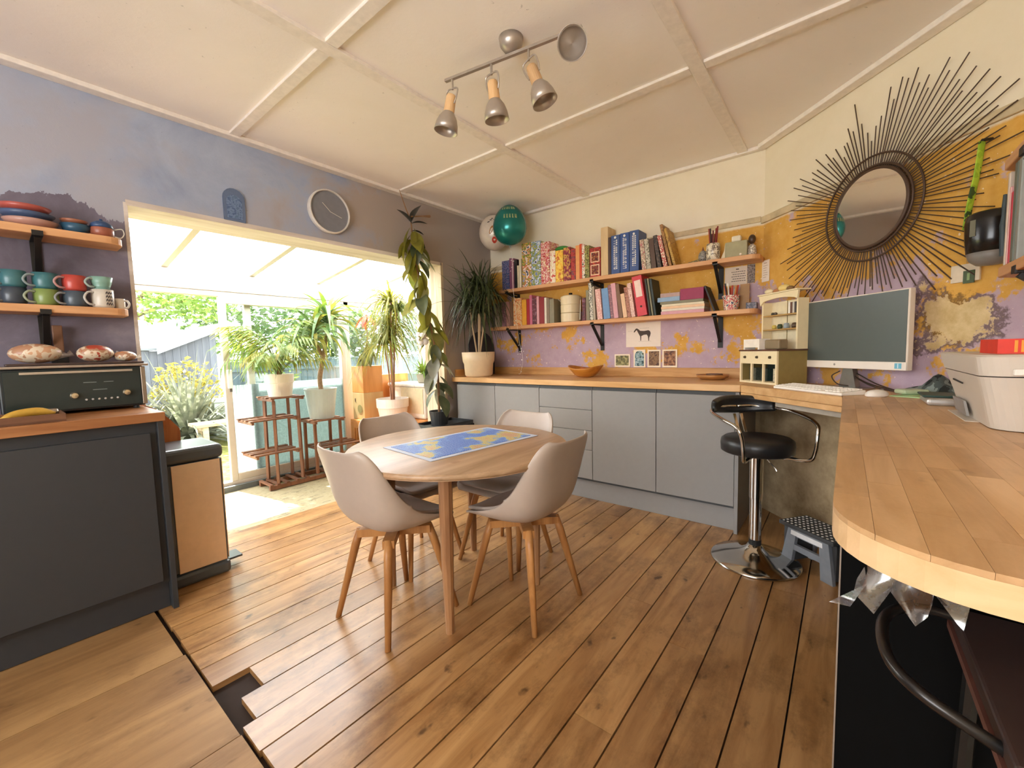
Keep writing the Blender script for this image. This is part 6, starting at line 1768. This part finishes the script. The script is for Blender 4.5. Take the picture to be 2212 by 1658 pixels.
# ------------------------------------------------------------------ side wall shelves at the right edge of the picture
for z, nm in ((1.436, 'lower'), (1.775, 'upper')):
    q = [(0.578, 1.2), (0.578, 2.16), (0.45, 2.16), (0.385, 2.09), (0.385, 1.2)]
    o = MB().prism(q, z - 0.033, z).build('side_shelf', M_shelfy, None, bevel=0.003)
    tag(o, '%s pine shelf on the side wall at the right edge' % nm, 'shelf')
    iron_bracket('side_bracket', 'black iron bracket under the %s side shelf' % nm, (0.579, 1.92, z - 0.034), -PI / 2, 0.190, 0.20, 'brackets of the side shelves')
def slim(name, label, y, th, d_, h, col, lean=0, z=1.4364):
    o = MB().box(-d_ / 2, -th / 2, 0, d_ / 2, th / 2, h).build(name, plain('file ' + col, C(col), 0.45), None, bevel=min(0.003, th * 0.2), seg=1)
    place(o, (0.475, y, z), (math.radians(lean), 0, 0))
    return tag(o, label, 'file', 'files on the lower side shelf')
slim('document_file', 'tall pale grey file nearest the mirror on the side shelf', 2.060, 0.016, 0.17, 0.29, 'C9B8A6')
slim('document_file', 'pink file next to the pale grey one on the side shelf', 2.036, 0.012, 0.17, 0.24, 'D9A2A0')
slim('document_file', 'narrow crimson file on the side shelf', 2.016, 0.014, 0.17, 0.22, 'B01E34')
slim('document_file', 'dark grey green file on the side shelf', 1.985, 0.030, 0.17, 0.30, '5E655C')
slim('document_file', 'silver grey file at the right frame edge', 1.945, 0.030, 0.17, 0.30, '8C8F8A')
# hanging strap, black cap, label tag on the angled wall
sp_ = thing('green_lanyard', 'black and lime green lanyard hanging at the right of the mirror', 'lanyard', on_r(1.305, 2.0, 0.05), -PI / 4)
M_lime = patt('black and lime webbing', [C('2E4A1E'), C('8FB52C'), C('A9C838'), C('3E5A22')], 16, 0.7)
MB().tube(smoothpath([(0.03, 0, 0.0), (0.022, -0.004, -0.12), (0.006, -0.008, -0.24), (-0.004, -0.008, -0.34)], 6), 0.017, 8, flat=0.18).build('strap', M_lime, sp_, smooth=True)
MB().tube([(0.03, 0, 0.005), (0.03, 0.045, 0.012)], 0.006, 8).build('hook', M_iron, sp_)
bc = thing('black_helmet', 'glossy black cap with a grey lower rim hanging by the shelf', 'helmet', on_r(1.425, 1.49, 0.105), -PI / 4)
bc.scale = (0.72, 0.72, 1.12)
hm = [(0.0, 0.0), (0.055, 0.004), (0.083, 0.020), (0.095, 0.045)]
MB().lathe(hm, 28).build('rim', plain('grey rim', C('7A746E'), 0.4), bc, smooth=True)
MB().lathe([(0.095, 0.0455), (0.103, 0.090), (0.106, 0.150), (0.100, 0.175), (0.088, 0.182), (0.0, 0.170)], 28).build('shell', plain('gloss black', C('12100F'), 0.22), bc, smooth=True)
MB().box(-0.025, -0.107, 0.10, 0.0, -0.100, 0.155).build('patch', plain('olive patch', C('6A6650'), 0.5), bc)
MB().tube([(0.085, -0.05, 0.02), (0.085, -0.06, 0.12), (0.080, -0.05, 0.22)], [0.012, 0.014, 0.008], 8).build('strap', plain('slate strap', C('3C4A50'), 0.5), bc)
tg = thing('wall_tag', 'white card with a dark green square hanging below the lanyard', 'tag', on_r(1.265, 1.452, 0.012), -PI / 4)
MB().box(-0.045, 0.0, 0.0, 0.06, 0.010, 0.075).build('card', plain('cream card tag', C('D9C8AE'), 0.6), tg, bevel=0.002)
MB().box(0.005, -0.004, -0.008, 0.045, -0.0002, 0.045).build('green_square', plain('dark green square', C('3E4E2C'), 0.5), tg)
MB().box(0.020, -0.0052, 0.004, 0.030, -0.0042, 0.034).build('square_mark', plain('pale green mark', C('7E9460'), 0.5), tg)
MB().tube([(0.01, 0.004, 0.076), (0.012, 0.0, 0.10), (0.004, 0.004, 0.13)], 0.0018, 5).build('string', plain('twine', C('B89A60'), 0.8), tg)
# ------------------------------------------------------------------ garden seen through the doors
GZ = -0.15
def grassmat():
    m, n, out = nt('lawn')
    b = bsdf(n, out, 0.9, 0, 0.1)
    f = noise(n, coords(n), 9, 8, 0.75)
    n.links.new(ramp(n, f, [(0.35, C('4E5A26')), (0.55, C('7C7842')), (0.7, C('948860'))]), b.inputs['Base Color'])
    return m
gr = MB().box(-30, -12, GZ - 0.2, -4.52, 16, GZ).build('ground', grassmat())
tag(gr, 'sunlit dry lawn beyond the patio doors', kind='structure')
GRD = random.Random(40)
def leafcloud(n, c, rad, size, rnd, flat=1.0):
    b = MB()
    for k in range(n):
        while True:
            p = Vector((rnd.uniform(-1, 1), rnd.uniform(-1, 1), rnd.uniform(-1, 1)))
            if 0.25 < p.length < 1: break
        p = Vector((p.x * rad[0] + c[0], p.y * rad[1] + c[1], p.z * rad[2] + c[2]))
        u_ = Vector((rnd.uniform(-1, 1), rnd.uniform(-1, 1), rnd.uniform(-0.6, 0.6))).normalized()
        w_ = u_.cross(Vector((rnd.uniform(-1, 1), rnd.uniform(-1, 1), rnd.uniform(-1, 1)))).normalized()
        s_ = size * rnd.uniform(0.6, 1.3)
        b.add([p - u_ * s_, p + w_ * s_ * 0.42, p + u_ * s_, p - w_ * s_ * 0.42], [(0, 1, 2, 3)])
    return b
GT1 = leafmat('tree leaf', [C('6E9A3E'), C('9CBF5A'), C('C2D488')], 0.5, 0.5)
GT2 = leafmat('dark hedge leaf', [C('3E5A30'), C('5E7C44'), C('7E965C')], 0.5, 0.4)
GT3 = leafmat('yellow shrub leaf', [C('B9A83E'), C('D8C860'), C('94984A')], 0.5, 0.45)
M_bark = plain('tree bark', C('7A6A58'), 0.9, var=0.3)
def tree(label, loc, th, crowns, mat, n, size):
    t = thing('garden_tree', label, 'tree', (loc[0], loc[1], GZ))
    MB().tube(smoothpath([(0, 0, 0), (0.08, 0.05, th * 0.5), (0.0, 0.1, th)], 5), [0.11 - 0.06 * k / 10 for k in range(11)], 9).build('trunk', M_bark, t, smooth=True)
    for c, r_ in crowns:
        MB().tube([(0, 0.1, th * 0.8), (c[0] * 0.6, c[1] * 0.6, (th + c[2]) * 0.5), c], [0.05, 0.03, 0.012], 6).build('bough', M_bark, t)
        o = leafcloud(n, c, r_, size, GRD).build('foliage', mat, t, fix=False)
        o['kind'] = 'stuff'
    return t
tree('light green tree arching over the garden beyond the open door', (-9.3, 0.7), 1.9, [((0.6, 0.9, 2.35), (0.9, 0.8, 0.42)), ((0.3, 1.7, 2.45), (0.7, 0.7, 0.45)), ((-0.6, 0.2, 2.6), (1.0, 0.8, 0.5)), ((1.2, 1.5, 2.9), (0.9, 1.0, 0.45))], GT1, 520, 0.075)
tree('dark leafy tree behind the shed', (-12.6, 4.2), 1.6, [((0, 0, 2.3), (1.5, 1.3, 0.9)), ((0.5, 1.8, 2.1), (1.2, 1.4, 0.9))], GT2, 900, 0.11)
tree('green tree standing behind the garden fence at the right', (-12.0, 8.2), 1.5, [((0, 0, 2.2), (1.4, 1.6, 1.0)), ((0.4, 1.9, 2.0), (1.2, 1.4, 0.9)), ((0.3, -1.8, 1.9), (1.2, 1.2, 0.8))], GT2, 900, 0.11)
# strap leaved shrubs
def shrub(label, loc, n, Lr, w, mat):
    t = thing('flax_shrub', label, 'shrub', (loc[0], loc[1], GZ), 0, 'strap leaved shrubs in the garden')
    b = MB(); add_blades(b, (0, 0, 0.02), n, Lr, w, (0.15, 1.05), GRD, 1.15, 7)
    b.build('foliage', mat, t, fix=False)['kind'] = 'stuff'
    MB().lathe([(0.0, 0.0), (0.14, 0.0), (0.06, 0.14), (0, 0.16)], 10).build('crown_base', M_bark, t)
    return t
FX = leafmat('silvery flax leaf', [C('7C8468'), C('A3A78A'), C('C8C6AC')], 0.45, 0.3)
shrub('large silvery strap leaved shrub beyond the open door', (-8.3, 1.95), 230, (1.2, 1.95), 0.075, FX)
shrub('smaller strap leaved shrub left of the large one', (-8.6, 1.20), 140, (0.9, 1.5), 0.06, FX)
def bush(label, loc, rad, mat, n=700, size=0.05):
    t = thing('garden_bush', label, 'bush', (loc[0], loc[1], GZ))
    MB().tube([(0, 0, 0), (0, 0, rad[2])], [0.05, 0.02], 6).build('stem', M_bark, t)
    leafcloud(n, (0, 0, rad[2] * 1.05), rad, size, GRD).build('foliage', mat, t, fix=False)['kind'] = 'stuff'
bush('yellow leaved bush behind the strap leaved shrub', (-9.0, 2.15), (0.4, 0.55, 0.68), GT3, 800, 0.06)
bush('pale green bush beside the shed', (-10.8, 4.2), (0.8, 0.7, 0.75), GT1, 700, 0.06)
bush('bright green bush outside the conservatory end', (-4.5, 4.4), (0.9, 0.5, 0.6), leafmat('sunny leaf', [C('7AA834'), C('B4CC4A'), C('D8DC70')], 0.5, 0.5), 800, 0.045)
bush('low green bush at the foot of the fence', (-8.8, 4.4), (0.5, 0.9, 0.35), GT2, 500, 0.05)

# shed with a white mono-pitch roof
sh = thing('garden_shed', 'blue grey timber shed with a white sloping roof edge', 'shed', (-9.7, 1.45, GZ))
M_shed = wood('weathered blue grey boards', C('767A84'), C('5C606A'), 'z', 0.8, 8, vary=0.2)
def shedz(y): return 1.52 if y < 0.50 else 1.52 + (y - 0.50) * 0.45
for k in range(12):
    y0 = k * 0.115
    MB().box(-0.02, y0, 0.0, 0.0, y0 + 0.112, shedz(y0)).build('board', M_shed, sh)
MB().box(-1.5, 0.0, 0.0, -1.48, 1.38, 1.5).build('back_wall', M_shed, sh)
MB().box(-1.48, 0.0, 0.0, -0.021, 0.02, 1.5).build('side_wall', M_shed, sh)
MB().slab([(0.12, 0.46, 1.545), (0.12, 1.50, 2.01), (-1.6, 1.50, 2.01), (-1.6, 0.46, 1.545)], (0, 0, 1), 0.05).build('roof', plain('white roof felt', C('A4A8B2'), 0.6), sh)
MB().slab([(0.125, 0.44, 1.46), (0.125, 1.52, 1.94), (0.125, 1.52, 2.06), (0.125, 0.44, 1.58)], (1, 0, 0), 0.03).build('fascia', plain('white fascia', C('A4A8B2'), 0.6), sh)
MB().box(-1.6, -0.08, 1.53, 0.06, 0.455, 1.57).build('flat_roof', plain('grey felt', C('8C9098'), 0.8), sh)
# fence
fe = thing('garden_fence', 'grey blue board fence across the end of the garden', 'fence', (-10.6, 3.2, GZ))
M_fence = wood('grey blue fence board', C('5E6C74'), C('4A565E'), 'z', 0.8, 8, vary=0.25)
fme = MB().box(-0.012, 0, 0.05, 0.012, 0.142, 1.28).mesh('board', M_fence)
for k in range(48):
    o = bpy.data.objects.new('board', fme); COL.objects.link(o); o.parent = fe
    o.location = (0, k * 0.15, 0)
for z in (0.3, 1.05):
    MB().box(0.013, 0, z, 0.05, 7.2, z + 0.07).build('rail', M_fence, fe)
MB().box(-0.05, 0, 1.29, 0.05, 7.2, 1.33).build('capping', M_fence, fe)
# storage box and bench on the lawn
sb = thing('garden_storage_box', 'grey green plastic storage box on the lawn', 'storage box', (-8.9, 2.42, GZ))
MB().box(-0.45, 0.0, 0.0, 0.25, 0.62, 0.58).build('body', plain('sage plastic', C('A9B3A4'), 0.6), sb, bevel=0.01)
MB().box(-0.48, -0.03, 0.581, 0.28, 0.65, 0.655).build('lid', plain('pale lid', C('D6D8D0'), 0.5), sb, bevel=0.015)
for k in range(7):
    MB().box(0.251, 0.20 + k * 0.055, 0.05, 0.262, 0.235 + k * 0.055, 0.54).build('rib', plain('blue grey rib', C('8E98A8'), 0.6), sb)
gb = thing('garden_bench', 'low wooden garden bench on the dry grass', 'bench', (-7.4, 1.78, GZ))
M_gb = wood('bleached bench wood', C('C9B79A'), C('A6926F'), 'y', 0.7, 9)
for k in range(4):
    MB().box(-0.20 + k * 0.105, 0.0, 0.37, -0.105 + k * 0.105, 1.1, 0.41).build('slat', M_gb, gb)
for y in (0.12, 0.95):
    for x in (-0.16, 0.16):
        MB().box(x - 0.03, y - 0.03, 0, x + 0.03, y + 0.03, 0.3695).build('leg', M_gb, gb)
    MB().box(-0.129, y - 0.02, 0.30, 0.129, y + 0.02, 0.3695).build('cross_rail', M_gb, gb)
# neighbouring house wall far away
